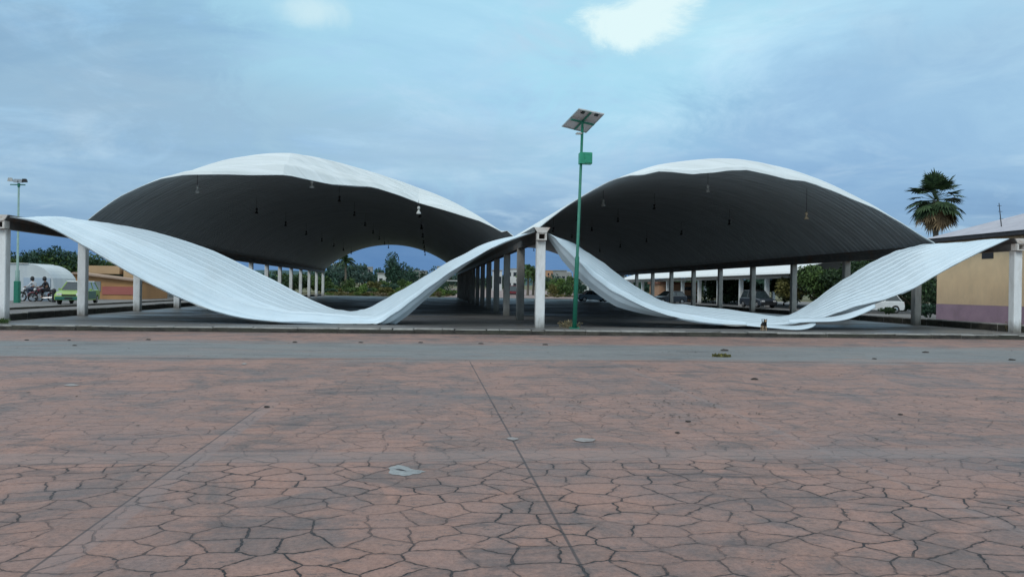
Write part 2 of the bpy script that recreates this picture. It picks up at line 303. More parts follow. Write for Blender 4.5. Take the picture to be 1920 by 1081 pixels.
# ------------------------------------------------------------------ setting
def sheet(name,x0,x1,y0,y1,z,mat,nx=1,ny=1,zf=None):
    b=MB(); vs=[];fs=[]
    for j in range(ny+1):
        for i in range(nx+1):
            x=x0+(x1-x0)*i/nx; y=y0+(y1-y0)*j/ny; vs.append((x,y,zf(x,y) if zf else z))
    for j in range(ny):
        for i in range(nx):
            a=j*(nx+1)+i; fs.append((a,a+1,a+nx+2,a+nx+1))
    b.add(vs,fs); o=b.build(name,mat); o['kind']='structure'; return o
def gz(x,y): return max(0,min(y,1200)-131)*.006
sheet('ground',-9000,9000,-300,9000,-.6,M['field'])
sheet('plaza',-70,80,-14,YF,-.18,M['plaza'])
# grey concrete strip with slightly ragged borders
b=MB(); vs=[];fs=[]; n=260
for i in range(n+1):
    x=-70+150*i/n
    a=19.7+.10*noise.noise((x*1.3,0,1))+.12*noise.noise((x*.35,4,1)); c=25.7+.12*noise.noise((x*1.1,9,1))+.2*noise.noise((x*.25,5,2))
    vs+=[(x,a,-.176),(x,c,-.176)]
for i in range(n): fs.append((2*i,2*i+2,2*i+3,2*i+1))
b.add(vs,fs); b.build('road',M['road'])['kind']='structure'
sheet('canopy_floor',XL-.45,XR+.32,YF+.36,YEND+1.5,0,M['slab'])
# front kerb: pale worn top, stained face, broken stones
b=MB(); x=-70
rk=random.Random(3)
while x<80:
    w=rk.uniform(.7,1.6); dz=rk.uniform(-.03,.012); dy=rk.uniform(-.03,.03)
    w=rk.uniform(.35,1.7)
    b.bbox(x,x+w-rk.uniform(.008,.04),YF+dy,YF+.36,-.181,.012+dz,rk.uniform(.02,.05),0)
    b.box(x,x+w-.004,YF-.008+dy,YF+dy,-.181,-.022+rk.uniform(-.03,.008),1); x+=w
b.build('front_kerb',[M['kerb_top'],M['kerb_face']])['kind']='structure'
# lots to the left and right of the canopies, raised edge kerbs
sheet('left_lot',-90,XL-.62,YF+.36,96,.1,M['lot'])
sheet('right_lot',XR+.6,90,YF+.36,130,.1,M['lot'])
for nm,xa,xb,ht in (('left_kerb',XL-.62,XL-.34,.30),('right_kerb',XR+.3,XR+.58,.34)):
    b=MB(); y=YF+.37
    while y<YEND+1:
        w=rk.uniform(1.2,2.6); b.bbox(xa,xb,y,y+w-.015,-.02,ht+rk.uniform(-.015,.015),.03,0)
        if nm[0]=='l': b.box(xb,xb+.006,y+.01,y+w-.03,-.02,ht-.05,1)
        else: b.box(xa-.006,xa,y+.01,y+w-.03,-.02,ht-.06,1)
        y+=w
    b.build(nm,[M['kerb_top'],M['kerb_face']])['kind']='structure'
b=MB(); y=YF+1
while y<95: b.bbox(-21.8,-21.45,y,y+2.97,.09,.22,.03,1); b.box(-21.8+.02,-21.47,y+.03,y+2.94,.2,.224,0); y+=3
b.build('far_kerb',[M['kerb_top'],M['kerb_face']])['kind']='structure'
sheet('field',-1500,1500,YEND+1.5,3000,0,M['field'],30,40,lambda x,y: gz(x,y)-.012)
sheet('field_left',-1500,-16.9,96,YEND+1.5,-.012,M['field'])
sheet('field_right',90,1500,YF,YEND+1.5,-.012,M['field'])
sheet('field_far_left',-1500,-90,YF,96,-.012,M['field'])
sheet('far_plaza',2.5,40,YEND+1.6,330,0,M['brick_plaza'],4,20,lambda x,y: gz(x,y)+.012)
# pale strip at the far end of the canopy floor
b=MB(); b.box(XL-.6,XR+.6,YEND+1.5,YEND+2.3,-.3,.05); b.build('end_kerb',M['kerb_top'])['kind']='structure'

# mountains and hills, blue with distance
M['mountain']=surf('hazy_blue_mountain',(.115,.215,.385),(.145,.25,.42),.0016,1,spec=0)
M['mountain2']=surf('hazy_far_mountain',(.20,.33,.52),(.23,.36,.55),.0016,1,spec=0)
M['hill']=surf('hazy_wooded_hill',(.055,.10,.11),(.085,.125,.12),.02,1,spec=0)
def ridge(name,dist,base,amp,mat,seed,fall,az0=-70,az1=80,dip=None):
    b=MB(); n=260; vs=[];fs=[]; rows=7
    for i in range(n+1):
        az=az0+(az1-az0)*i/n; a=R(az)
        h=base+amp*(noise.fractal((az*.055+seed,seed,0),1.0,2.0,5))
        if dip: h*=dip(az)
        h=max(h,10)
        for j in range(rows):
            t=j/(rows-1); r=dist+fall*(t-1)+ (80*noise.noise((az*.3,j,seed)) if 0<j<rows-1 else 0)
            z=h*(t**1.25)*(1+.10*noise.noise((az*.5,j*.7,seed+3))*(0 if j==rows-1 else 1))
            vs.append((r*math.sin(a),r*math.cos(a),z-5))
    for i in range(n):
        for j in range(rows-1): fs.append((i*rows+j,(i+1)*rows+j,(i+1)*rows+j+1,i*rows+j+1))
    b.add(vs,fs); o=b.build(name,mat,smooth=True); o['kind']='structure'; return o
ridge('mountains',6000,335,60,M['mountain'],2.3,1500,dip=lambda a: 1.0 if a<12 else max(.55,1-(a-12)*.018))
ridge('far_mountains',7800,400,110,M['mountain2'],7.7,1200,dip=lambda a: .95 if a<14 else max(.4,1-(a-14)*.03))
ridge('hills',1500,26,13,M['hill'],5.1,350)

# ------------------------------------------------------------------ arched canopies
RISES={'L':4.12,'R':4.15}
def arc(c,a,k='L'):
    h=RISES[k]; rad=(a*a+h*h)/(2*h); zc=HG+h-rad; ph=math.asin(a/rad); return rad,zc,ph
def interp(pts,x):
    if x<=pts[0][0]: return pts[0][1]
    for (x0,y0),(x1,y1) in zip(pts,pts[1:]):
        if x<=x1:
            t=(x-x0)/(x1-x0); return y0+(y1-y0)*t
    return pts[-1][1]
MOUTH={'L':((0,39.3),(.3,38.6),(.45,38.9),(.6,41.2),(.75,42.8),(.88,42.2),(1,41)),'R':((0,36.0),(.3,36.2),(.5,37.2),(.7,38.0),(1,38.2))}
BLEND={'L':3.2,'R':1.9}
SPAN={'L':(XL,XM),'R':(XM,XR)}
def mouth(k,x): x0,x1=SPAN[k]; return interp(MOUTH[k],(x-x0)/(x1-x0))
LIP={'L':[(270,347),(300,336),(345,328.5),(420,328),(520,328),(543,329),(580,337),(622,345),(700,350),(745,365),(800,385),(850,399),(900,415),(925,426),(948,439)],
 'R':[(1008,426),(1040,396),(1075,370),(1105,354),(1150,336),(1180,329),(1203,329),(1235,321),(1262,323),(1300,327),(1330,325),(1365,320),(1400,319),(1440,327),(1478,337),(1505,339),(1530,346),(1560,357),(1600,374),(1640,390),(1690,418),(1730,443),(1755,456)]}
LIPZ={}
for k_ in 'LR':
    L_=[]
    for px,py in LIP[k_]:
        Y=39.
        for _ in range(12): Y=.5*Y+.5*mouth(k_,at(px,py,Y).x)
        p=at(px,py,Y); L_.append((p.x,p.z))
    LIPZ[k_]=sorted(L_)
def arcz(k,x):
    x0,x1=SPAN[k]; c=(x0+x1)/2; a=(x1-x0)/2-.05; rad,zc,ph=arc(c,a,k); return zc+math.sqrt(max(0,rad*rad-(x-c)**2))
def droop(k,x):
    lp=LIPZ[k]; d=max(0,arcz(k,x)-interp(lp,x)) if lp[0][0]<=x<=lp[-1][0] else 0
    if x<lp[0][0]: d=max(0,arcz(k,lp[0][0])-lp[0][1])*max(0,1-(lp[0][0]-x)/1.2)
    return d
def vault(name,k,parent,seed):
    x0,x1=SPAN[k]; c=(x0+x1)/2; a=(x1-x0)/2-.05; rad,zc,ph=arc(c,a,k)
    lab=[]; P=.61; prof=[(0,0),(.10,0),(.20,-.05),(.50,-.05),(.58,0)]
    q=0
    while 36+q*P<YEND+.6:
        for (o,d) in prof: lab.append((36+q*P+o,d))
        q+=1
    n=64; b=MB(); vs=[];fs=[]
    ystart=36.0; ref=46.0
    for (y,d) in lab:
        for i in range(n+1):
            w=-ph+2*ph*i/n; x=c+rad*math.sin(w); z=zc+rad*math.cos(w); ym=mouth(k,x)
            # the torn front is not straight: squeeze the first bays onto the slanting mouth
            yy=y if y>=ref else ym+(y-ystart)/(ref-ystart)*(ref-ym)
            t=min(1,(yy-ym)/BLEND[k]); e=(1-t)**1.8
            if e>0:
                dr=droop(k,x); sn=math.cos(w/ph*math.pi/2)
                z-=dr*e; z+=(.20 if k=='L' else .13)*sn*math.sin(t*12+.6*math.sin(x*.45+seed))*(1-t*.8)*min(1,dr*2)*(t>0)+.03*sn*noise.noise((x*.9,t*3,seed))*(1-t)
            if k=='L': z+=(.20*math.exp(-((x+8.7)/2.8)**2)-.22*math.exp(-((x+2.6)/2.4)**2))*math.exp(-((yy-ym)/4.5)**2)*min(1,(yy-ym)/1.6)
            nx,nz=math.sin(w),math.cos(w)
            dd=d*(.35+.65*min(1,max(0,(yy-ym)/4)))
            vs.append((x+nx*dd,yy,z+nz*dd))
    for j in range(len(lab)-1):
        for i in range(n):
            q=j*(n+1)+i; fs.append((q,q+1,q+n+2,q+n+1))
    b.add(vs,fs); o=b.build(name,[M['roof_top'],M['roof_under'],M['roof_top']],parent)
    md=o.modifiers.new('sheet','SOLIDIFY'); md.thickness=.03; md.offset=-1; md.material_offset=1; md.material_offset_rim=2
    return o
def make_column(parent,x,y,white=False):
    b=MB(); w=.185; vs=[]; rr=random.Random(int(x*7+y*13))
    b.bbox(x-w,x+w,y-w,y+w,-.02,HB,.025)
    return b.build('column',M['column_white'] if white else (M['column'] if x>20 else M['column_shaded']),parent)  # right row takes the lighter copy, middle row the one with painted shade
def gutter(parent,x,y0,y1,label=None):
    b=MB()
    # hollow box girder with an open front end
    t=.025; hw=.17; z0,z1=HB,HB+.30
    for (xa,xb,za,zb) in ((x-hw,x+hw,z0,z0+t),(x-hw,x+hw,z1-t,z1),(x-hw,x-hw+t,z0+t,z1-t),(x+hw-t,x+hw,z0+t,z1-t)): b.box(xa,xb,y0,y1,za,zb,0)
    b.box(x-hw+t,x+hw-t,y0+.5,y0+.52,z0+t,z1-t,1)
    # flared gutter channel above
    pts=[(x-hw+.01,z1+.001),(x+hw-.01,z1+.001),(x+.36,HG),(x+.33,HG),(x+hw-.03,z1+.03),(x-hw+.03,z1+.03),(x-.33,HG),(x-.36,HG)]
    b.prism(pts,y0-.02,y1,0)
    o=b.build('gutter_beam',[M['gutter'],M['rust']],parent); fixn(o)
    if label: o['label']=label
    # painted front end piece
    f=MB()
    for (xa,xb,za,zb) in ((x-hw-.03,x+hw+.03,z0-.001,z0+.045),(x-hw-.03,x+hw+.03,z1-.045,z1-.001),(x-hw-.03,x-hw+.045,z0+.045,z1-.045),(x+hw-.045,x+hw+.03,z0+.045,z1-.045)): f.box(xa,xb,y0-.05,y0+.34,za,zb,0)
    f.prism([(x-hw-.02,z1),(x+hw+.02,z1),(x+.33,HG),(x-.33,HG)],y0-.08,y0-.025,0)
    f.box(x-hw+.045,x+hw-.045,y0+.3,y0+.335,z0+.045,z1-.045,1)
    fixn(f.build('end_cap',[M['gutter_pale'],M['rust']],o))
    return o
lc=empty('arched_canopy',((XL+XM)/2,D+20,0),'left arched roof canopy on pale columns with an arch of landscape at its far end','canopy')
rc=empty('arched_canopy',((XM+XR)/2,D+20,0),'right arched roof canopy on grey columns, beside the palm tree','canopy')
def local(o,p):   # world-space meshes under an empty: undo the parent's place
    o.matrix_parent_inverse=Matrix.Translation(-p.location); return o
local(vault('roof','L',lc,.4),lc); local(vault('roof','R',rc,2.0),rc)
for par,x in ((lc,XL),(lc,XM),(rc,XR)):
    g=gutter(par,x,D-.3,YEND+.5); local(g,par)
    for k in range(NB+1):
        cc=local(make_column(par,x,D+BAY*k,white=(k==0 or x==XL)),par)
        if k==0: cc['label']='white painted front column'

# ---- fallen front roof sections
def catmull(P,t):
    n=len(P)-1; i=min(int(t),n-1); u=t-i
    p0,p1,p2,p3=P[max(i-1,0)],P[i],P[i+1],P[min(i+2,n)]
    return .5*((2*p1)+(p2-p0)*u+(2*p0-5*p1+4*p2-p3)*u*u+(3*p1-p0-3*p2+p3)*u**3)
def fallen(name,stations,lipd,seed,label,bumpf,rib=.026):
    Fp=[at(*s[0]) for s in stations]; Rp=[at(*s[1]) for s in stations]
    nu=len(stations)-1; NU=nu*12; NVR=10
    vals=[]   # profile across the strip: ribs
    for r in range(NVR):
        for o,d in ((0,0),(.22,0),(.33,-1),(.78,-1),(.89,0)): vals.append(((r+o)/NVR,d))
    vals.append((1,0))
    origin=Fp[0].copy()
    cols=[]
    for i in range(NU+1):
        t=i/12; f=catmull(Fp,t); r=catmull(Rp,t); col=[]
        # curled-under front lip
        ld=lipd(t/nu)
        if ld>.02:
            col.append(f+Vector((0,.42,-ld)));col.append(f+Vector((0,.16,-ld*.55))); 
        else:
            col.append(f+Vector((0,.05,-.05)));col.append(f+Vector((0,.015,-.02)))
        T=(catmull(Fp,min(nu,t+.05))-catmull(Fp,max(0,t-.05))).normalized()
        W=(r-f).normalized(); nrm=T.cross(W); nrm=nrm if nrm.z>0 else -nrm; nrm.normalize()
        for v,d in vals:
            p=f.lerp(r,v)
            amp=.75*rib*min(1,min(t,nu-t)*1.5+.15)
            p=p+nrm*(d*amp)+Vector((0,0,bumpf(t/nu,v)))
            p=p+nrm*(.07*noise.noise((t*.7,v*2.2,seed))+.035*noise.noise((t*2.3,v*4,seed+5)))
            col.append(p)
        for p in col: p.z=max(p.z,.025)
        cols.append(col)
    m=len(cols[0]); b=MB(); vs=[p-origin for c_ in cols for p in c_]; fs=[]
    for i in range(NU):
        for j in range(m-1): fs.append((i*m+j,(i+1)*m+j,(i+1)*m+j+1,i*m+j+1))
    b.add(vs,fs); vv=[-.05,-.02]+[v for v,d in vals]
    e=empty(name,origin,label,'roof section','fallen roof sections at the front of the canopies')
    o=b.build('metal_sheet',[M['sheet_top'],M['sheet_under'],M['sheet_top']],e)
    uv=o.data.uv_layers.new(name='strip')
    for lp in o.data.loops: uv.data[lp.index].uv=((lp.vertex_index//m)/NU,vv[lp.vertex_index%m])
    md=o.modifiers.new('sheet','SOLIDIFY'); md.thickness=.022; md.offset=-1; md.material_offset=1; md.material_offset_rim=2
    return e
A=[((8,404,32.6),(128,421,38.2)),((60,414,32.6),(165,414,38.2)),((110,434,32.7),(215,419.5,38.2)),((180,474,32.8),(300,437,38.2)),((260,520,32.9),(400,470,38.1)),
   ((340,559,33.0),(480,509,38.0)),((420,588,33.1),(560,549,37.8)),((500,601,33.2),(618,576,37.6)),((600,606.5,33.4),(655,582,37.4)),((670,608.5,33.6),(678,581,37.4)),
   ((710,606,33.7),(702,572,37.5)),((745,584,33.6),(737,552,37.6)),((800,543,33.4),(792,521,37.9)),((860,500,33.2),(852,485,38.1)),((930,461,32.9),(922,453,38.2)),((1003,433,32.7),(984,440,38.3))]
def gauss(x,m,s): return math.exp(-((x-m)/s)**2)
def bumpA(u,v):
    w=min(1,u*6)*min(1,(1-u)*6)
    return .17*gauss(v,.4,.3)*gauss(u,.06,.05)*min(1,u*30)+w*(.32*gauss(v,.22,.05)*gauss(u,.45,.25)-.26*gauss(v,.11,.06)*gauss(u,.42,.2)-.16*gauss(v,.38,.06)*gauss(u,.4,.2)+.0+.10*gauss(v,.55,.12)*gauss(u,.2,.15))
fa=fallen('collapsed_roof',A,lambda u: .5*max(0,min(1,(u-.64)*12))*max(0,min(1,(.93-u)*6)),1.0,'white sheet metal roof section sagging from the leftmost column down to the floor',bumpA,.013)
B=[((1024,433,32.7),(1003,437,38.0)),((1050,455,32.7),(1060,449,38.0)),((1080,488,32.8),(1098,471,38.0)),((1115,520,32.9),(1140,499,37.9)),((1160,551,33.0),(1190,535,37.8)),
   ((1215,577,33.1),(1240,564,37.6)),((1270,596,33.2),(1290,572.5,37.5)),((1330,606,33.2),(1350,578,37.4)),((1400,609,33.2),(1420,588,37.3)),((1455,611,33.2),(1470,592,37.2)),
   ((1500,605,33.2),(1500,580,37.2)),((1550,592,33.1),(1530,560,37.4)),((1610,574,33.0),(1565,536,37.6)),((1670,558,32.9),(1600,513,37.8)),((1712,541,32.8),(1640,490,38.0)),
   ((1760,513,32.7),(1680,471,38.1)),((1820,481,32.6),(1718,461,38.2)),((1893,447,32.5),(1757,457,38.3))]
def bumpB(u,v):
    w=min(1,u*6)*min(1,(1-u)*6)
    return w*(.11*gauss(v,.22,.07)*gauss(u,.35,.2)-.12*gauss(v,.1,.06)*gauss(u,.3,.18))
fb=fallen('collapsed_roof',B,lambda u: .55*max(0,min(1,u*14))*max(0,min(1,(.36-u)*8))+.30*max(0,min(1,(u-.60)*10))*max(0,min(1,(.80-u)*10)),4.0,'white sheet metal roof section sagging behind the small dog, between the pole and the right column',bumpB)
# loose torn flaps hanging under the right one
def flap(front,w,dz,parent):
    P=[at(*p) for p in front]; n=len(P)-1; b=MB(); vs=[];fs=[]; K=n*8
    for i in range(K+1):
        p=catmull(P,i/8); q=w*math.sin(math.pi*min(1,max(0,i/K))*.9+.15)
        for (o,h) in ((0,0),(.25,.05),(.5,.03),(.75,.08),(1,.06)): 
            s=p+Vector((0,q*o,dz*o+h*.6)); s.z=max(s.z,.03); vs.append(s-parent.location)
    for i in range(K):
        for j in range(4): fs.append((i*5+j,(i+1)*5+j,(i+1)*5+j+1,i*5+j+1))
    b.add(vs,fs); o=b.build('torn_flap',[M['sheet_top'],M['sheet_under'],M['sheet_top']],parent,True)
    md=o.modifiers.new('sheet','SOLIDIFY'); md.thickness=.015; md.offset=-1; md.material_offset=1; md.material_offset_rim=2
flap([(1480,606,32.6),(1520,603.5,32.4),(1560,602.5,32.3),(1590,598,32.2),(1618,588,32.3),(1642,577,32.6)],.6,.12,fb)
flap([(1400,611,32.6),(1450,615,32.2),(1492,618,32.0),(1518,615,32.1),(1530,609,32.4)],.55,.10,fb)

# ------------------------------------------------------------------ hanging lamps
def lamp(x,y,z,ztop,m2,label,group=None):
    e=empty('hanging_lamp',(x,y,z),label,'lamp',group); sc=.7 if m2!=M['lamp_in_shade'] else .66; e.scale=(sc,sc,sc)
    b=MB(); b.tube([(0,0,.42),(0,0,(ztop-z)/sc)],.016,6); b.build('rod',M['lamp_in_shade'],e)
    b=MB(); b.lathe([(.03,.42),(.10,.38),(.11,.22),(.05,.16)],(0,0,0),n=12); b.build('ballast',m2,e,True)
    b=MB(); b.lathe([(.05,.16),(.07,.10),(.13,.0),(.17,-.10),(.175,-.14),(.16,-.14),(.11,0),(.05,.1)],(0,0,0),n=16); b.build('shade',m2,e,True)
    return e
fronts=[(370,359,41.0,'lamp_white','pale lamp hanging at the left end of the left arched ceiling'),(585,349,41.2,'lamp_white','pale lamp hanging at the crown of the left arched ceiling'),(785,398,41.0,'lamp_white','pale lamp hanging at the right side of the left arched ceiling above the far arch'),
        (1131,384,44.3,'lamp_white','pale lamp hanging at the left side of the right arched ceiling, beside the solar pole'),(1327,357,42.3,'lamp_white','pale lamp hanging at the crown of the right arched ceiling'),(1512,408,41.6,'lamp_amber','amber lamp hanging at the right side of the right arched ceiling')]
for px,py,Y,mk,lab in fronts:
    k_='L' if px<1000 else 'R'; p=at(px,py,Y); t=max(0,min(1,(Y-mouth(k_,p.x))/BLEND[k_])); top=arcz(k_,p.x)-droop(k_,p.x)*(1-t)**1.8
    lamp(p.x,p.y,p.z,max(top-.05,p.z+.5),M[mk],lab)
for (x0,x1,side) in ((XL,XM,'left'),(XM,XR,'right')):
    first=None
    for q in (.25,.5,.75):
        x=x0+(x1-x0)*q
        for k in range(1,8):
            y=42.6+10.5*k; zt=arcz('L' if x0==XL else 'R',x)
            if first is None:
                first=lamp(x,y,zt-1.05,zt-.05,M['lamp_in_shade'],f'dark bell lamp hanging deep under the {side} arched ceiling',f'dark lamps deep under the {side} arched roof'); fz=zt
            else:
                o=copy_tree(first); o.location=(x,y,zt-1.05)

# ------------------------------------------------------------------ solar street lamp
base=atz(1077,616,.0); top=at(1092,238,base.y); 
sl=empty('solar_street_lamp',(base.x,base.y,0),'tall green pole carrying a tilted solar panel and a green battery box','street lamp')
def rel(p): return Vector(p)-sl.location
axis=(top-base)
b=MB(); b.tube([rel(base),rel(base+axis*.35),rel(base+axis*.36),rel(top)],[.095,.088,.062,.055],12); b.build('pole',M['green_paint'],sl,True)
b=MB(); b.bbox(-.2,.2,-.2,.2,0,.025,.01); [b.lathe([(.02,.025),(.02,.07)],(sx*.15,sy*.15,0),n=6) for sx in (-1,1) for sy in (-1,1)]; b.build('base_plate',M['green_paint'],sl)
bc=rel(base+axis*((618-297)/380.))
b=MB(); b.bbox(bc.x-.08,bc.x+.44,bc.y-.15,bc.y+.22,bc.z-.24,bc.z+.22,.02); bx=b.build('battery_box',M['green_box'],sl)
b=MB(); b.bbox(bc.x+.10,bc.x+.42,bc.y-.17,bc.y-.152,bc.z-.20,bc.z+.18,.006); b.box(bc.x+.12,bc.x+.15,bc.y-.185,bc.y-.17,bc.z-.04,bc.z+.04); b.build('door',M['green_box'],bx)
# panel from its four corners
cor=[at(1053,238,base.y+.45),at(1085,205,base.y-.65),at(1133,215,base.y-.55),at(1099,250,base.y+.55)]
cor=[rel(p) for p in cor]; pn=(cor[1]-cor[0]).cross(cor[3]-cor[0]).normalized(); pn=pn if pn.z>0 else -pn
def pp(u,v,h=0): return cor[0]*(1-u)*(1-v)+cor[1]*(1-u)*v+cor[2]*u*v+cor[3]*u*(1-v)+pn*h
def slabq(b,u0,u1,v0,v1,h0,h1,mi=0):
    vs=[pp(u,v,h) for h in (h0,h1) for (u,v) in ((u0,v0),(u1,v0),(u1,v1),(u0,v1))]
    b.add(vs,[(0,3,2,1),(4,5,6,7),(0,1,5,4),(1,2,6,5),(2,3,7,6),(3,0,4,7)],mi)
b=MB(); slabq(b,.02,.98,.02,.98,.012,.03,0); slabq(b,.02,.98,.02,.98,.031,.04,1); pan=b.build('solar_panel',[M['panel_back'],M['panel_cell']],sl); fixn(pan)
b=MB()
for (u0,u1,v0,v1) in ((0,1,0,.035),(0,1,.965,1),(0,.025,.036,.964),(.975,1,.036,.964)): slabq(b,u0,u1,v0,v1,-.01,.045)
fixn(b.build('panel_frame',M['chrome'],pan))
b=MB(); slabq(b,.47,.53,.04,.96,-.045,-.002); slabq(b,.04,.96,.47,.53,-.09,-.047); fixn(b.build('support_cross',M['green_paint'],sl))
b=MB(); slabq(b,.18,.30,.84,.93,-.03,.010); slabq(b,.70,.83,.86,.95,-.03,.010); fixn(b.build('junction_box',M['black'],pan))
tp=rel(top); b=MB(); b.tube([tp,pp(.5,.5,-.05)],.05,8); b.build('neck',M['green_paint'],sl)
b=MB(); q=tp+Vector((-.10,.05,-.28)); b.bbox(q.x-.16,q.x+.10,q.y-.12,q.y+.10,q.z-.03,q.z+.03,.02); b.build('lamp_head',M['lamp_white'],sl)

# ------------------------------------------------------------------ foliage builders
LM={'dark':leafmat('leaf_dark',(.012,.026,.014),(.035,.065,.025)),'mid':leafmat('leaf_mid',(.025,.05,.018),(.075,.125,.035)),'bright':leafmat('leaf_bright',(.04,.085,.02),(.12,.19,.045)),
    'olive':leafmat('leaf_olive',(.05,.055,.018),(.14,.13,.04)),'blue':leafmat('leaf_hazy',(.03,.06,.055),(.06,.10,.08)),'dry':leafmat('leaf_dry',(.11,.09,.05),(.26,.21,.12)),
    'palm':leafmat('palm_leaf',(.012,.030,.014),(.05,.085,.035)),'dead':leafmat('palm_dead_leaf',(.09,.055,.028),(.24,.165,.09)),'teal':leafmat('leaf_teal',(.015,.04,.03),(.04,.085,.055))}
def leaves(b,c,rx,ry,rz,n,size,rng,lumps=9):
    cs=[]
    for k in range(lumps):
        while True:
            p=Vector((rng.uniform(-1,1),rng.uniform(-1,1),rng.uniform(-1,1)))
            if p.length<1: break
        cs.append((p*.68,rng.uniform(.28,.5)))
    for i in range(n):
        cc,r=rng.choice(cs); d=Vector((rng.gauss(0,1),rng.gauss(0,1),rng.gauss(0,1))).normalized()*r*(rng.random()**.4)
        q=cc+d; p=Vector((c[0]+q.x*rx,c[1]+q.y*ry,c[2]+q.z*rz))
        a=Vector((rng.gauss(0,1),rng.gauss(0,1),rng.gauss(0,.7))).normalized(); t=a.orthogonal().normalized(); t.rotate(Matrix.Rotation(rng.uniform(0,6.28),3,a)); w=a.cross(t)
        s=size*rng.uniform(.6,1.35)
        b.add([p-t*s,p+w*s*.45,p+t*s,p-w*s*.45],[(0,1,2,3)])
def tree(name,label,cat,x,y,z,h,rad,mat,group=None,trunk=.3,n=900,size=None,seed=0,lumps=10,tw=None,cone=False):
    rng=random.Random(seed*77+int(x*3)+int(y)); e=empty(name,(x,y,z),label,cat,group)
    ch=h*(1-trunk); tw=tw or h*.022
    b=MB(); lean=rng.uniform(-.03,.03)*h
    b.tube([(0,0,-.1),(lean*.4,0,h*trunk*.6),(lean,0,h*trunk),(lean*1.2,0,h*(trunk+.35*(1-trunk)))],[tw*1.3,tw,tw*.85,tw*.35],8)
    for k in range(5):
        an=rng.uniform(0,6.28); rr=rad*rng.uniform(.4,.7); zz=h*(trunk+(1-trunk)*rng.uniform(.25,.6))
        b.tube([(lean*.9,0,h*trunk*rng.uniform(.75,1)),(lean+math.cos(an)*rr*.5,math.sin(an)*rr*.5,(h*trunk+zz)/2),(lean+math.cos(an)*rr,math.sin(an)*rr,zz)],[tw*.5,tw*.35,tw*.12],5)
    b.build('trunk',M['bark'],e)
    b=MB(); size=(size or rad*.13)*.62; n=int(n*1.9)
    if cone:
        for k in range(7):
            t=k/6; r_=rad*(1-t*.72); leaves(b,(lean+rng.uniform(-.1,.1)*rad,0,h*trunk+ch*(.1+.82*t)),r_,r_,ch*.16,n//7,size,rng,5)
    else: leaves(b,(lean,0,h*trunk+ch*.5),rad,rad,ch*.58,n,size,rng,lumps)
    b.build('crown',LM[mat],e); return e
def bush(name,label,cat,x,y,z,h,rad,mat,group=None,n=500,size=None,seed=0):
    rng=random.Random(seed*31+int(x*5)+int(y*3)); b=MB(); size=(size or rad*.15)*.6; n=int(n*2)
    leaves(b,(0,0,h*.48),rad,rad*.8,h*.55,n,size,rng,8)
    b.v=[(v[0],v[1],max(v[2],.0)) for v in b.v]
    for k in range(4):
        an=k*1.6; b.tube([(math.cos(an)*.1,math.sin(an)*.1,-.05),(math.cos(an)*rad*.4,math.sin(an)*rad*.4,h*.6)],[.05,.02],5)
    o=b.build(name,LM[mat]); o.location=(x,y,z); return tag(o,label,cat,group)
def fan_palm(label,x,y,z,h,crown,group=None,seed=1,nf=44,blades=15,skirt=True,mat='palm'):
    rng=random.Random(seed); e=empty('fan_palm',(x,y,z),label,'palm tree',group)
    b=MB(); b.tube([(0,0,-.1),(.05,0,h*.3),(.02,0,h*.7),(0,0,h)],[crown*.13,crown*.09,crown*.08,crown*.085],12); b.build('trunk',M['palm_bark'],e,True)
    def frond(b,az,el,L,r,droop):
        d=Vector((math.cos(az)*math.cos(el),math.sin(az)*math.cos(el),math.sin(el))); s=Vector((-math.sin(az),math.cos(az),0)); up=s.cross(d)*-1
        if up.z<0: up=-up
        o=Vector((0,0,h))+d*.1; tip=o+d*L; b.tube([o,tip],[.022,.014],4)
        d2=(d-UP*droop).normalized()
        for k in range(blades):
            a=(k/(blades-1)-.5)*R(215); dd=(d2*math.cos(a)+s*math.sin(a)).normalized(); ln=r*(.72+.28*math.cos(a))*rng.uniform(.85,1.08)
            w=s*math.cos(a)-d2*math.sin(a); hw=ln*.075
            m1=tip+dd*ln*.6+UP*.0-up*(.05*abs(math.sin(a))); t1=tip+dd*ln-UP*(ln*rng.uniform(.05,.25))
            b.add([tip,m1-w*hw,t1,m1+w*hw],[(0,1,2,3)])
    b=MB()
    for k in range(nf):
        t=(k+.5)/nf; el=R(88-138*t+rng.uniform(-22,22)); az=k*2.399+rng.uniform(-.25,.25)
        frond(b,az,el,crown*rng.uniform(.42,.56),crown*rng.uniform(.38,.5),.15+.35*t)
    b.build('crown',LM[mat],e)
    if skirt:
        b=MB()
        for k in range(int(nf*.8)):
            az=k*2.399; el=R(rng.uniform(-80,-40)); frond(b,az,el,crown*rng.uniform(.25,.62),crown*rng.uniform(.3,.42),.8)
        b.build('dead_leaves',LM['dead'],e)
    return e
# the big palm at the right
p=at(1755,374,62); fan_palm('tall fan palm with a shaggy brown skirt rising behind the right canopy',p.x,p.y,.1,p.z-.1-.1,2.7,seed=5,nf=60,blades=16)
# dead stalks beside the palm
p=at(1793,425,62)

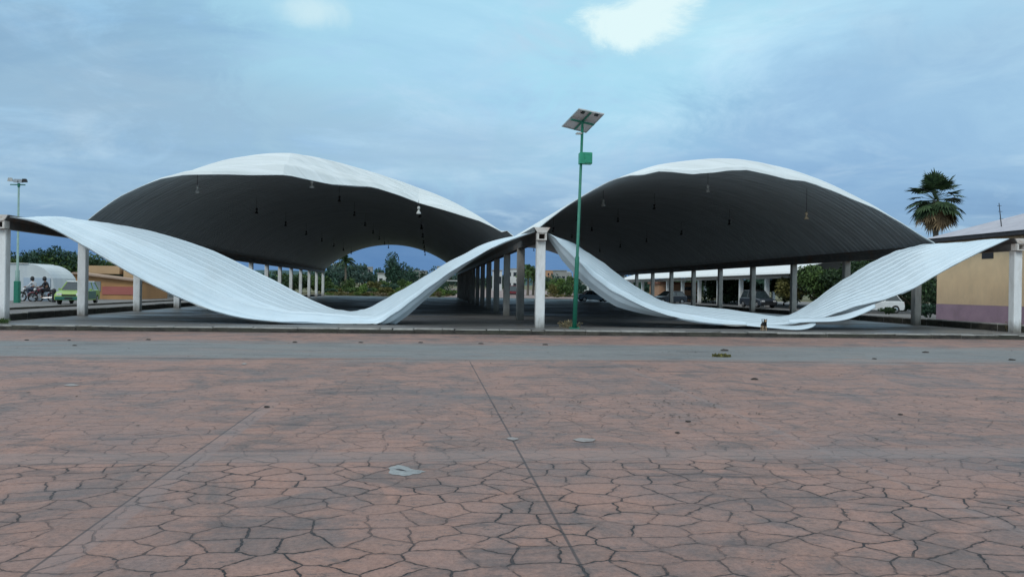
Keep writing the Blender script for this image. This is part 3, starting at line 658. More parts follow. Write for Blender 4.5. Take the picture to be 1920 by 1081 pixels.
# ------------------------------------------------------------------ yellow building on the right
M['yellow']=surf('yellow_plaster',(.84,.62,.385),(.76,.55,.34),.9,.9,c3=(.66,.49,.31),c3scale=.35,bump=.15,bscale=20)
grime(M['yellow'],1.0,2.2,(.50,.39,.28),.4); grime(M['yellow'],4.75,3.7,(.50,.39,.28),.45)
M['purple']=surf('purple_plinth_paint',(.40,.28,.35),(.33,.23,.30),1.2,.85,c3=(.27,.20,.23),c3scale=.6)
M['grey_roof']=surf('grey_roofing',(.44,.43,.47),(.36,.35,.39),1.2,.6)
M['dark_trim']=surf('dark_fascia',(.03,.028,.035),(.02,.02,.025),4,.7)
wx=30.2; y1=45.0; y0=24.0; zg=.1; ze=4.72; zp=zg+.98; wB=9.0
yb=empty('yellow_building',(wx,y1,zg),'yellow walled building with a purple plinth and grey hipped roof behind the right column','building')
b=MB(); b.box(wx,wx+wB,31.2,y1,zp,ze); local(b.build('wall',M['yellow'],yb),yb)
b=MB(); b.box(wx-.012,wx+wB+.012,31.19,y1+.012,zg-.1,zp-.004); local(b.build('plinth',M['purple'],yb),yb)
b=MB(); b.box(wx-.55,wx+wB+.5,30.7,y1+.5,ze,ze+.22); local(b.build('fascia',M['dark_trim'],yb),yb)
b=MB(); rz=ze+.224; cx=wx+wB/2; hz=rz+1.75
b.add([(wx-.6,30.6,rz),(wx+wB+.55,30.6,rz),(wx+wB+.55,y1+.55,rz),(wx-.6,y1+.55,rz),(cx,34.5,hz),(cx,y1-3.6,hz)],[(3,2,1,0),(0,1,4),(1,2,5,4),(2,3,5),(3,0,4,5)])
rf=local(b.build('roof',M['grey_roof'],yb),yb)
q=at(1826,482,0+38.5) ; b=MB(); vy=atz(1825,480,4).y
pv=at(1826,483,41.2); b=MB(); b.box(wx-.02,wx+.05,40.2,41.1,3.62,3.95); local(b.build('vent',M['dark_trim'],yb),yb)
# aerial on its roof
pa=at(1881,434,40.5); pt=at(1873,381,40.5)
b=MB(); b.tube([Vector((0,0,-.6)),pt-pa],[.035,.02],6)
for t in (.45,.7,.9): c_=(pt-pa)*t; b.tube([c_+Vector((-.12,0,0)),c_+Vector((.12,0,0))],.012,4)
o=b.build('roof_aerial',M['black']); o.location=pa; tag(o,'thin dark aerial leaning above the grey roof of the yellow building','aerial')

# ------------------------------------------------------------------ white flat canopy far right
c0=at(1438,548,77.0); wx0=c0.x
wc=empty('white_canopy',(wx0,77,.1),'long low white roofed canopy on white posts beyond the grey columns','canopy')
b=MB(); vs=[];fs=[]; ys=[69.5+i*1.0 for i in range(0,66)]
prof=[(-1.1,3.35),(-.9,3.55),(.4,4.0),(2.2,4.5),(4.5,4.9),(7,5.05),(9.5,4.9),(12,4.4),(14,3.6)]
for y in ys:
    for (dx,z) in prof: vs.append((wx0+dx,y,z))
m=len(prof)
for j in range(len(ys)-1):
    for i in range(m-1): fs.append((j*m+i,j*m+i+1,(j+1)*m+i+1,(j+1)*m+i))
b.add(vs,fs); o=local(b.build('roof',[M['steel_white'],M['sheet_under'],M['steel_white']],wc),wc); md=o.modifiers.new('t','SOLIDIFY'); md.thickness=.08; md.offset=-1; md.material_offset=1; md.material_offset_rim=2
b=MB(); b.box(wx0-.18,wx0+.18,72,134,2.98,3.3); local(b.build('beam',M['steel_white'],wc),wc)
for k in range(9):
    y=77+6.7*k
    for dx in (0,12.6):
        b=MB(); b.bbox(wx0+dx-.2,wx0+dx+.2,y-.2,y+.2,.08,2.97 if dx==0 else 3.7,.03); local(b.build('post',M['column_white'],wc),wc)

# ------------------------------------------------------------------ vehicles
def car_paint(name,c): return surf(name,c,tuple(x*.9 for x in c),2,.3,spec=.6)
def car(label,loc,rz,body,lower=None,roofm=None,L=4.1,W=1.68,H=1.48,hatch=True,name='parked_car'):
    e=empty(name,loc,label,'car',None,rz); hw=W/2; lower=lower or body; roofm=roofm or body
    # x = length, front at +x
    f=L/2; sill=.28; wr=.31; fx,rx=f-.78,-f+.72
    def archpts(cx,rev):
        return [(cx+wr*1.18*math.cos(a),sill+max(0,wr*1.18*math.sin(a))) for a in [math.pi*(k/8) for k in range(9)]]
    poly=[(f-.02,.34),(f,.55),(f-.08,.72),(f-.35,.82),(f-1.15,.93),(-f+.45 if hatch else -f+.55,.98),(-f+.05,.93),(-f,.6),(-f+.03,.34)]
    low=[]
    for p_ in [(-f+.1,sill)]+list(reversed(archpts(rx,0)))+list(reversed(archpts(fx,0)))+[(f-.1,sill)]: low.append(p_)
    pol=poly+low
    b=MB(); n=len(pol)
    # three slices: pinched sides for a rounded flank
    def ring(y,k): return [(a*(1-.0*k),y,z) for a,z in pol]
    ysl=[(-hw,.0),(-hw+.0,0)]
    rings=[]
    for y,inset in ((-hw,.05),(-hw+.06,0),(hw-.06,0),(hw,.05)):
        rings.append([(a-(inset*(1 if a>0 else -1) if abs(a)>f-.5 else 0),y,z-(inset if z>.7 else 0)) for a,z in pol])
    vs=[v for r_ in rings for v in r_]; fs=[]
    for k in range(3):
        for i in range(n): fs.append((k*n+i,k*n+(i+1)%n,(k+1)*n+(i+1)%n,(k+1)*n+i))
    b.add(vs,fs); b.add(rings[0],[tuple(range(n))]); b.add(rings[3],[tuple(range(n-1,-1,-1))])
    fixn(b.build('body',body,e))
    # lower coloured band
    if lower is not body:
        b=MB()
        for s in (-1,1): b.box(-f+1.15,f-1.2,s*(hw+.004)-.004,s*(hw+.004)+.004,.36,.88)
        b.box(-f-.012,-f+.02,-hw+.1,hw-.1,.36,.62); b.build('colour_band',lower,e)
    # greenhouse
    xa,xb=(f-1.25,-f+.22) if hatch else (f-1.3,-f+.75); ta,tb=(f-1.95,-f+.55) if hatch else (f-2.0,-f+1.35)
    z0,z1=.93,H-.06; g0=hw-.06; g1=hw-.24
    b=MB(); V=[(xa,-g0,z0),(xa,g0,z0),(xb,g0,z0+.04),(xb,-g0,z0+.04),(ta,-g1,z1),(ta,g1,z1),(tb,g1,z1),(tb,-g1,z1)]
    b.add(V,[(0,1,5,4),(1,2,6,5),(2,3,7,6),(3,0,4,7)]); fixn(b.build('windows',M['glass'],e))
    b=MB()
    def bar(p,q,r_=.035): b.tube([p,q],r_,6)
    for s in (0,1):
        bar(V[0+s],V[4+s]); bar(V[3-s],V[7-s]); mx=.5*(ta+tb)+.05
        bar(((xa+xb)/2,(-g0 if s==0 else g0),z0),(mx,(-g1 if s==0 else g1),z1))
    b.build('pillars',body,e)
    b=MB(); b.bbox(tb-.05,ta+.05,-g1-.03,g1+.03,z1-.01,H,.04); b.build('roof',roofm,e)
    for (cx) in (fx,rx):
        for s in (-1,1):
            b=MB(); b.lathe([(wr-.05,-.1),(wr,-.07),(wr,.07),(wr-.05,.1)],(cx,s*(hw-.12),wr),axis='y',n=18); w_=b.build('wheel',M['tyre'],e)
            b=MB(); b.lathe([(.17,-.02),(.19,0),(.12,.02),(.05,.03)],(cx,s*(hw-.01),wr),axis='y',n=12); b.build('rim',M['chrome'],w_)
    for s in (-1,1):
        b=MB(); b.bbox(f-.12,f-.02,s*(hw-.30)-.16,s*(hw-.30)+.16,.60,.74,.02); b.build('headlight',M['headlamp'],e)
        b=MB(); b.bbox(-f-.015,-f+.07,s*(hw-.2)-.11,s*(hw-.2)+.11,.66,.88,.02); b.build('taillight',M['tail'],e)
        b=MB(); b.bbox(xa-.25,xa-.13,s*(hw+.07)-.07,s*(hw+.07)+.07,.93,1.05,.02); b.build('mirror',body,e)
    b=MB(); b.bbox(f-.06,f+.05,-hw+.06,hw-.06,.32,.52,.03); b.bbox(-f-.05,-f+.06,-hw+.06,hw-.06,.32,.54,.03); b.build('bumper',M['black'] if lower is body else lower,e)
    b=MB(); b.box(f-.03,f+.008,-.42,.42,.55,.66); b.box(f+.051,f+.058,-.24,.24,.36,.47); b.build('grille',M['black'],e)
    return e
lime=car_paint('lime_paint',(.27,.42,.07)); dgreen=car_paint('dark_green_paint',(.02,.13,.10)); wpaint=car_paint('white_car_paint',(.72,.74,.74)); navy=car_paint('navy_paint',(.035,.045,.06)); bluegrey=car_paint('blue_grey_paint',(.12,.20,.27)); blackp=car_paint('black_car_paint',(.02,.022,.025)); redp=car_paint('dark_red_paint',(.16,.02,.03)); silver=car_paint('silver_paint',(.35,.38,.40))
p=atz(146,570,.1); car('lime green and white taxi with dark green flank parked behind the second white column',(p.x,p.y,.1),R(-82),lime,dgreen,wpaint,L=4.2,W=1.75,H=1.55)
p=atz(1627,587,.1); car('white car parked beyond the kerb, seen under the right fallen sheet',(p.x+.5,p.y,.1),R(172),wpaint)
p=atz(1421,577,.1); car('dark pickup sized car facing forward under the white canopy',(p.x,p.y,.1),R(-83),navy,None,blackp,W=1.8,H=1.7)
p=atz(1252,571,.1); car('dark blue car parked before the orange house on the right',(p.x,p.y,.1),R(-160),navy)
p=atz(1112,566,.012); car('blue grey car passing beyond the floor, right of the solar pole',(p.x,min(p.y,134),gz(0,min(p.y,134))+.03),R(6),bluegrey,L=4.3,hatch=False)
p=at(962,553,150); car('dark red van seen between the middle columns',(p.x,150,gz(0,150)+.02),R(88),redp,L=4.4,W=1.8,H=2.0)
p=atz(1338,575,.1); 

# motorcycles and riders
def motorcycle(label,loc,rz,tank):
    e=empty('motorcycle',loc,label,'motorcycle','motorcycles parked by the white shed',rz)
    for cx in (-.66,.66):
        b=MB(); k=20; r=.30
        b.tube([(cx+r*math.cos(2*math.pi*i/k),0,.31+r*math.sin(2*math.pi*i/k)) for i in range(k+1)],.055,6,cap=False); w=b.build('wheel',M['tyre'],e)
        b=MB(); b.lathe([(.07,-.04),(.07,.04)],(cx,0,.31),axis='y',n=10)
        for i in range(6): a=i*math.pi/3; b.tube([(cx,0,.31),(cx+.27*math.cos(a),0,.31+.27*math.sin(a))],.014,4)
        b.build('rim',M['chrome'],w)
    b=MB(); b.tube([(-.66,.09,.31),(-.2,.1,.42),(.1,.06,.36),(.38,.03,.86)],.028,6); b.tube([(-.66,-.09,.31),(-.2,-.1,.42),(.1,-.06,.36),(.38,-.03,.86)],.028,6); b.tube([(.38,0,.88),(-.15,0,.72),(-.75,0,.80)],.03,6); b.tube([(-.62,.1,.33),(-.5,.1,.75)],.03,6); b.build('frame',M['black'],e)
    b=MB(); b.bbox(-.14,.2,-.15,.15,.3,.62,.04); b.tube([(.15,.12,.35),(.0,.16,.28),(-.75,.17,.33)],[.025,.03,.05],8); b.build('engine',M['chrome'],e)
    b=MB(); b.lathe([(.03,-.08),(.13,.0),(.15,.2),(.12,.38),(.04,.46)],(-.08,0,.86),axis='x',n=12); b.build('fuel_tank',tank,e,True)
    b=MB(); b.prism([(-.85,.80),(-.08,.76),(-.05,.83),(-.4,.86),(-.85,.93)],-.13,.13); fixn(b.build('seat',M['black'],e))
    b=MB(); b.tube([(.42,-.06,.9),(.66,-.07,.31)],.03,6); b.tube([(.42,.06,.9),(.66,.07,.31)],.03,6); b.tube([(.22,-.38,1.06),(.36,-.2,1.02),(.38,0,.98),(.36,.2,1.02),(.22,.38,1.06)],.018,6); b.build('handlebar',M['black'],e)
    b=MB(); b.lathe([(.03,-.1),(.1,-.05),(.105,.06),(.09,.08)],(.5,0,.88),axis='x',n=12); b.build('headlight',M['headlamp'],e,True)
    b=MB(); b.tube([(.66+.37*math.cos(a),0,.31+.37*math.sin(a)) for a in [R(20+20*i) for i in range(7)]],.05,5); b.tube([(-.66+.37*math.cos(a),0,.31+.37*math.sin(a)) for a in [R(30+20*i) for i in range(7)]],.055,5); b.build('mudguard',tank,e)
    return e
def skinfig(name,verts,edges,radii,mat,parent):
    me=bpy.data.meshes.new(name); me.from_pydata(verts,edges,[]); me.materials.append(mat); o=bpy.data.objects.new(name,me); C.objects.link(o); o.parent=parent
    sk=o.modifiers.new('skin','SKIN'); 
    for i,r in enumerate(radii): me.skin_vertices[0].data[i].radius=(r,r)
    me.skin_vertices[0].data[0].use_root=True
    sk.use_smooth_shade=True; o.modifiers.new('sub','SUBSURF').levels=1; o.modifiers['sub'].render_levels=1; return o
def rider(label,loc,rz,shirt,trousers,helmet):
    # seated astride, feet on the pegs, hands on the bars; seat height z=.86
    e=empty('person',loc,label,'person',None,rz)
    V=[(-.3,0,.95),(-.28,0,1.15),(-.2,0,1.38),(-.16,0,1.48),(-.13,0,1.56),(-.12,0,1.68)]
    E=[(0,1),(1,2),(2,3),(3,4),(4,5)]; Rr=[.16,.15,.17,.075,.055,.10]
    for s in (-1,1):
        k=len(V); V+=[(-.27,s*.12,.93),(.12,s*.2,.88),(-.02,s*.2,.48),(-.04,s*.2,.36),(.12,s*.2,.33)]; E+=[(0,k),(k,k+1),(k+1,k+2),(k+2,k+3),(k+3,k+4)]; Rr+=[.10,.075,.055,.045,.04]
        k=len(V); V+=[(-.18,s*.2,1.40),(-.05,s*.3,1.16),(.18,s*.33,1.07),(.25,s*.34,1.06)]; E+=[(2,k),(k,k+1),(k+1,k+2),(k+2,k+3)]; Rr+=[.065,.05,.04,.035]
        for f_ in range(4):
            j=len(V); V+=[(.29+.01*f_,s*(.315+.022*f_),1.045),(.285,s*(.315+.022*f_),1.015)]; E+=[(k+3,j),(j,j+1)]; Rr+=[.011,.009]
        j=len(V); V+=[(.25,s*.29,1.03)]; E+=[(k+3,j)]; Rr+=[.012]
    skinfig('body',V,E,Rr,M['skin'],e)
    V2=[(-.3,0,.97),(-.28,0,1.15),(-.2,0,1.38),(-.17,0,1.46)]; E2=[(0,1),(1,2),(2,3)]; R2=[.175,.165,.185,.085]
    for s in (-1,1): k=len(V2); V2+=[(-.18,s*.2,1.40),(-.05,s*.3,1.16),(.14,s*.325,1.085)]; E2+=[(2,k),(k,k+1),(k+1,k+2)]; R2+=[.08,.062,.05]
    skinfig('jacket',V2,E2,R2,shirt,e)
    V3=[(-.3,0,.95)];E3=[];R3=[.165]
    for s in (-1,1): k=len(V3); V3+=[(-.27,s*.12,.93),(.12,s*.2,.88),(-.02,s*.2,.48),(-.04,s*.2,.40)]; E3+=[(0,k),(k,k+1),(k+1,k+2),(k+2,k+3)]; R3+=[.115,.09,.07,.062]
    skinfig('trousers',V3,E3,R3,trousers,e)
    b=MB(); b.lathe([(.02,.30),(.09,.27),(.135,.18),(.14,.08),(.125,0),(.10,-.03)],(-.11,0,1.56),n=14); b.build('helmet' if helmet else 'hair',M['black'] if helmet else M['hair'],e,True)
    b=MB(); b.lathe([(.01,.012),(.06,.008),(.075,0)],(.005,0,1.665),axis='x',n=10); b.build('visor',M['glass'],e)
    return e
p=atz(80,566,.1); a1=R(185); motorcycle('black motorcycle with red tank nearer the white post, rider in dark clothes on it',(p.x,p.y,.1),a1,redp); q=p
q=atz(70,566.5,.1)
darkc=surf('dark_cloth',(.03,.028,.035),(.02,.018,.022),8,.9); whitec=surf('white_cloth',(.6,.6,.62),(.5,.5,.52),8,.9); jeans=surf('denim',(.04,.06,.10),(.03,.045,.08),8,.9)
rider('person in dark jacket and black helmet seated on the motorcycle nearer the post',(p.x,p.y,.1),a1,darkc,darkc,True)
p=atz(50,565,.1); motorcycle('black motorcycle beside the green mast, ridden by a person in white',(p.x,p.y+.6,.1),R(170),blackp)
rider('person in white top and dark helmet seated on the motorcycle beside the green mast',(p.x,p.y+.6,.1),R(170),whitec,jeans,True)
# short dark post at the shed corner
p=atz(101,567,.1); b=MB(); b.lathe([(.13,0),(.13,.85),(.10,.95),(.03,1.0)],(0,0,0),n=10); b.lathe([(.15,.70),(.15,.78)],(0,0,0),n=10); o=b.build('bollard',M['black']); o.location=(p.x,p.y,.1); tag(o,'dark stubby post standing between the motorcycles and the green taxi','bollard')

# floodlight mast
p=atz(32,568,.1); fm=empty('floodlight_mast',(p.x,p.y,.1),'green mast with floodlights rising above the left fallen sheet','light mast')
tz=at(33,344,p.y).z-.1
b=MB(); b.tube([(0,0,0),(0,0,2.2),(0,0,2.25),(0,0,tz)],[.15,.14,.08,.06],10); b.build('pole',surf('pale_green_paint',(.25,.38,.34),(.20,.31,.28),4,.5),fm,True)
b=MB(); b.tube([(-.55,0,tz-.1),(.42,0,tz-.1)],.04,6); b.tube([(0,0,tz),(0,0,tz-.25)],.09,8); b.build('crossarm',M['green_paint'],fm)
for dx,dz,mk in ((-.5,.12,'lamp_white'),(-.12,.05,'chrome'),(.15,.05,'chrome'),(.42,.08,'black')):
    b=MB(); b.prism([(dx-.17,tz-.02+dz),(dx+.17,tz-.02+dz),(dx+.13,tz+.22+dz),(dx-.13,tz+.22+dz)],-.16,.12,ins=[(dx-.1,tz+dz),(dx+.1,tz+dz),(dx+.08,tz+.16+dz),(dx-.08,tz+.16+dz)]); fixn(b.build('floodlight',M[mk],fm))
b=MB(); b.bbox(-.17,.17,-.17,.17,-.02,1.5,.04); b.build('base_casing',M['green_paint'],fm)

# white vaulted shed behind
M['shed']=surf('white_shed_sheet',(.62,.66,.66),(.52,.56,.57),1.2,.6,c3=(.45,.50,.55),c3scale=.5,stretch=(1,1,.3))
xr=at(105,540,64).x; g0=.1; ztop=at(60,495,64).z
sh=empty('white_shed',(xr-6,64,g0),'white shed with a rounded roof shoulder behind the motorcycles','shed')
prof=[(xr,g0-.1)]+[(xr-2.0+2.0*math.cos(a),ztop-2.1+2.1*math.sin(a)) for a in [R(10*i) for i in range(3,10)]]+[(xr-11,ztop),(xr-11,g0-.1)]
b=MB(); b.prism(prof,64,68); local(fixn(b.build('wall',M['shed'],sh)),sh)
b=MB(); b.box(xr-2.3,xr-.4,63.93,63.98,g0,g0+1.75); local(b.build('door',surf('bluish_shade_patch',(.42,.50,.58),(.36,.44,.52),1,.6),sh),sh)  # flat patch putting the bluish shade low on this wall into colour
b=MB(); b.prism([(xr-11,ztop+.001),(xr-2.0,ztop+.001),(xr-2.0,ztop+.05),(xr-11,ztop+.05)],63.9,68.1); local(b.build('ridge_cap',M['steel_white'],sh),sh)
# orange house at the left
M['orange']=surf('orange_plaster',(.50,.27,.12),(.44,.23,.10),.6,.9,c3=(.36,.20,.10),c3scale=.3); M['tan']=surf('tan_plaster',(.48,.33,.19),(.42,.28,.16),.6,.9); M['pink']=surf('red_pink_wall_paint',(.42,.14,.12),(.36,.12,.10),.8,.9)
M['rooftile']=surf('pale_roof_edge',(.42,.30,.22),(.34,.24,.18),1,.8); M['win']=surf('dark_window',(.03,.035,.04),(.02,.025,.03),2,.15); M['shutter']=surf('grey_shutter',(.26,.28,.28),(.20,.22,.22),2,.5,stretch=(1,1,6))
YH=74.0
def hx(px): return at(px,540,YH).x
def hzz(py,px=180): return at(px,py,YH).z
oh=empty('orange_house',(hx(180),YH,.1),'orange house with low gable, grey shutter and tan upper storey behind the taxi','house')
b=MB(); b.prism([(hx(106),.0),(hx(252),.0),(hx(252),hzz(526)),(hx(142),hzz(515)),(hx(106),hzz(521))],YH,YH+9); local(fixn(b.build('wall',M['orange'],oh)),oh)
b=MB(); b.box(hx(135),hx(199),YH+3,YH+10,hzz(519)+.3,hzz(497)); b.box(hx(207),hx(262),YH+3,YH+10,hzz(523),hzz(498)); b.box(hx(199)+.002,hx(207)-.002,YH+4,YH+10,hzz(522),hzz(503)); local(b.build('upper_wall',M['tan'],oh),oh)
b=MB(); b.box(hx(199)+.01,hx(207)-.01,YH+3.9,YH+3.99,hzz(517),hzz(499)); local(b.build('window',M['win'],oh),oh)
b=MB()
for (pa_,pb_) in (((104,522),(142,514.5)),((142,514.5),(256,526.5))):
    b.prism([(hx(pa_[0]),hzz(pa_[1])),(hx(pb_[0]),hzz(pb_[1])),(hx(pb_[0]),hzz(pb_[1])+.16),(hx(pa_[0]),hzz(pa_[1])+.16)],YH-.4,YH+2.9)
local(fixn(b.build('roof',M['rooftile'],oh)),oh)
b=MB(); b.box(hx(135),hx(189),YH-.05,YH+.02,hzz(546),hzz(527.5)); local(b.build('shutter',M['shutter'],oh),oh)
b=MB(); b.box(hx(192),hx(251.5),YH-.06,YH-.012,hzz(552),hzz(537)); local(b.build('painted_band',M['pink'],oh),oh)
# low annex with flat pale roof
an=empty('flat_roofed_shed',(hx(290),88,.1),'low grey shed with a flat pale roof right of the orange house','shed')
xa,xb=at(262,540,88).x,at(318,540,88).x; zt=at(290,521,88).z
b=MB(); b.box(xa,xb,88,93,0,zt); local(b.build('wall',surf('grey_block_wall',(.20,.21,.20),(.15,.16,.155),.8,.9),an),an)
b=MB(); b.box(xa-.4,xb+.4,87.5,93.4,zt+.003,zt+.25); local(b.build('roof',M['rooftile'] if 0 else surf('pale_slab_roof',(.42,.42,.42),(.34,.34,.34),1,.8),an),an)
b=MB(); b.box(xa+1,xa+2.4,87.95,88.02,.9,zt-.5); local(b.build('window',M['win'],an),an)

# orange house right, behind the white canopy
YH2=128.0
def house(label,px0,px1,pyt,Y,wall,roof,storeys=1,zb=None,name='house',cat='house',group=None,gable=False):
    zb=gz(0,Y) if zb is None else zb; x0,x1=at(px0,541,Y).x,at(px1,541,Y).x; zt=at((px0+px1)/2,pyt,Y).z; zt=max(zt,zb+2.2)
    e=empty(name,((x0+x1)/2,Y,zb),label,cat,group); dp=max(5,(x1-x0)*.7)
    w=MB(); w.box(x0,x1,Y,Y+dp,zb-1,zt); wo=local(w.build('wall',wall,e),e)
    r_=MB()
    if gable: r_.prism([(x0-.4,zt+.003),(x1+.4,zt+.003),((x0+x1)/2,zt+(x1-x0)*.18)],Y-.4,Y+dp+.4)
    else: r_.box(x0-.25,x1+.25,Y-.25,Y+dp+.25,zt+.003,zt+.3)
    local(fixn(r_.build('roof',roof,e)),e)
    hgt=(zt-zb)/storeys; nw=max(2,int((x1-x0)/2.6))
    for s in range(storeys):
        for i in range(nw):
            xc=x0+(x1-x0)*(i+.5)/nw; b=MB(); b.box(xc-.5,xc+.5,Y-.04,Y+.02,zb+s*hgt+hgt*.35,zb+s*hgt+hgt*.72); local(b.build('window',M['win'],e),e)
    return e
M['salmon']=surf('salmon_plaster',(.50,.29,.18),(.44,.25,.15),.5,.9); M['whitewall']=surf('whitewashed_wall',(.62,.62,.60),(.52,.52,.50),.5,.9); M['terr']=surf('clay_tiles',(.26,.11,.07),(.20,.09,.06),1,.9); M['greywall']=surf('bare_block_wall',(.34,.33,.31),(.27,.26,.25),.5,.9)
house('orange two storey house seen between the white canopy posts',1236,1309,533,112,M['salmon'],M['terr'],2,.0,name='orange_house')
fh=[(925,941,508,'white house with flat roof between the middle columns, left',260,'whitewall'),(950,970,505,'white two storey house between the middle columns, right',270,'whitewall'),(708,732,514,'small white house in the trees under the far arch, left of the big tree',240,'whitewall'),
    (775,800,509,'low white house right of the big tree under the far arch',270,'whitewall'),(1040,1062,508,'pale house on the rise right of the white middle column',330,'greywall'),(1078,1092,503,'grey tower house on the rise behind the solar pole',340,'greywall'),
    (1090,1113,533,'long low white building right of the solar pole',240,'whitewall'),(1128,1140,522,'white cube house above the low white building',300,'whitewall')]
for a_,b_,t_,l_,Y_,w_ in fh: house(l_,a_,b_,t_,Y_,M[w_],M['greywall'],2 if 'two' in l_ or 'tower' in l_ else 1)
# scattered town houses on the hill
rt=random.Random(12)
for i in range(22):
    px=rt.choice([rt.uniform(615,830),rt.uniform(1000,1175)]); Y=rt.uniform(600,950); x=at(px,541,Y).x; z=gz(0,Y); w=rt.uniform(5,9); hh=rt.uniform(4,9)
    b=MB(); b.box(-w/2,w/2,0,w,-3,hh); b.box(-w/2-.2,w/2+.2,-.2,w+.2,hh+.003,hh+.4); 
    for k in (-1,1): b.box(k*w*.22-.6,k*w*.22+.6,-.06,.02,hh*.35,hh*.7,1)
    o=b.build('town_house',[rt.choice([M['whitewall'],M['greywall'],M['salmon']]),M['win']]); o.location=(x,Y,z+rt.uniform(2,9)); tag(o,'tiny pale house in the distant town below the mountains','house','tiny houses of the distant town')

# football goal
p=at(862,546,235); zb=gz(0,235); g=empty('football_goal',(p.x-4.4,235,zb),'white football goal frame beyond the far end of the canopies','goal')
b=MB(); b.box(-4.4,-4.25,0,.15,0,2.9); b.box(4.25,4.4,0,.15,0,2.9); b.build('post',M['steel_white'],g)
b=MB(); b.box(-4.4,4.4,.002,.148,2.9,3.08); b.build('crossbar',M['steel_white'],g)

# ------------------------------------------------------------------ vegetation placed around
def T(px,py_top,Y,rad,mat,label,group=None,name='tree',zb=None,**k):
    zb=gz(0,Y) if zb is None else zb; p=at(px,py_top,Y); return tree(name,label,'tree',p.x,Y,zb,p.z-zb,rad,mat,group,**k)
def BU(px,py_top,Y,rad,mat,label,group=None,zb=None,**k):
    zb=gz(0,Y) if zb is None else zb; p=at(px,py_top,Y); return bush('bush',label,'bush',p.x,Y,zb,max(.4,p.z-zb),rad,mat,group,**k)
# under the far arch
T(743,475,185,3.9,'teal','big dark broad crowned tree standing alone under the far arch',n=1900,size=.42,trunk=.16,seed=3,lumps=13)
def feather_palm(label,px,py,Y,group=None,mat='palm',seed=3,r=2.2,nf=26):
    rng=random.Random(seed); p=at(px,py,Y); zb=gz(0,Y); h=p.z-zb; e=empty('palm_tree',(p.x,Y,zb),label,'palm tree',group)
    b=MB(); b.tube([(0,0,-.1),(.1,0,h*.5),(0,0,h)],[.3,.22,.2],8); b.build('trunk',M['palm_bark'],e)
    b=MB()
    for k in range(nf):
        az=k*2.399; el=R(rng.uniform(-25,75)); d=Vector((math.cos(az)*math.cos(el),math.sin(az)*math.cos(el),math.sin(el))); s=Vector((-math.sin(az),math.cos(az),0)); P=[Vector((0,0,h))+d*r*t-UP*(r*.55*t*t) for t in (0,.25,.5,.75,1)]
        for i in range(4):
            for sd in (-1,1):
                for q in (0,.33,.66): m_=P[i].lerp(P[i+1],q); b.add([m_,m_+s*sd*r*.22-UP*r*.10,m_+s*sd*r*.24-UP*r*.16+d*.12,m_+d*r*.10],[(0,1,2,3)])
    b.build('crown',LM[mat],e)
feather_palm('slender grey palm left of the broad crowned tree under the far arch',648,487,175,r=2.3)
feather_palm('green palm just left of the white middle column',990,507,165,r=2.6,mat='mid',seed=8); feather_palm('shorter palm partly behind the white middle column',1000,513,170,r=2.4,mat='mid',seed=9)
rb=random.Random(21)
for i in range(26):
    px=606+ i*9.3+rb.uniform(-4,4); lay=i%2
    Y=rb.uniform(140,150) if lay else rb.uniform(150,165); BU(px,rb.uniform(519,532) if lay==0 else rb.uniform(528,541),Y,rb.uniform(1.4,2.3),rb.choice(['mid','bright','mid','olive','teal']),'green bush in the thicket beyond the far arch','bushes in the thicket beyond the far arch',n=520,seed=i)
for i in range(16):
    px=598+i*16+rb.uniform(-6,6); T(px,rb.uniform(490,505),rb.uniform(230,300),rb.uniform(4,6.5),rb.choice(['blue','teal','dark']),'hazy tree in the woodland behind the thicket','trees of the woodland behind the far thicket',trunk=.1,n=420,seed=i)
for i in range(34):
    px=604+i*7+rb.uniform(-3,3); BU(px,rb.uniform(545,550),rb.uniform(133,138),rb.uniform(.9,1.5),rb.choice(['olive','dry','olive','bright']),'low dry scrub at the edge of the far field','low scrub along the far field',n=220,size=.16,seed=i+50)
# between and right of the middle columns
for i in range(12):
    px=840+i*12+rb.uniform(-4,4); T(px,rb.uniform(508,520),rb.uniform(280,330),rb.uniform(3.5,6),rb.choice(['blue','teal','dark']),'hazy tree far behind the middle columns','trees far behind the middle columns',trunk=.1,n=350,seed=i+9)
for i,(px,t_,Y,r_,m_) in enumerate([(1032,521,160,2.6,'mid'),(1050,517,158,2.9,'bright'),(1066,515,160,2.8,'mid'),(1088,524,170,2.4,'teal'),(1040,530,150,1.8,'olive'),(1060,532,149,1.9,'mid')]):
    BU(px,t_,Y,r_,m_,'leafy bush in the clump right of the white middle column','bushes right of the white middle column',n=650,seed=i)
for i in range(14):
    px=1020+i*13+rb.uniform(-5,5); T(px,rb.uniform(508,522),rb.uniform(300,420),rb.uniform(4,7),rb.choice(['blue','dark','teal']),'hazy tree on the rise behind the solar pole','trees on the rise behind the solar pole',trunk=.1,n=350,seed=i+30)
for i in range(26):
    px=1020+i*7+rb.uniform(-3,3); BU(px,rb.uniform(548,554),rb.uniform(140,158),rb.uniform(.9,1.6),rb.choice(['dry','olive','dry']),'dry scrub on the field right of the solar pole','dry scrub right of the solar pole',n=160,size=.17,seed=i+90)
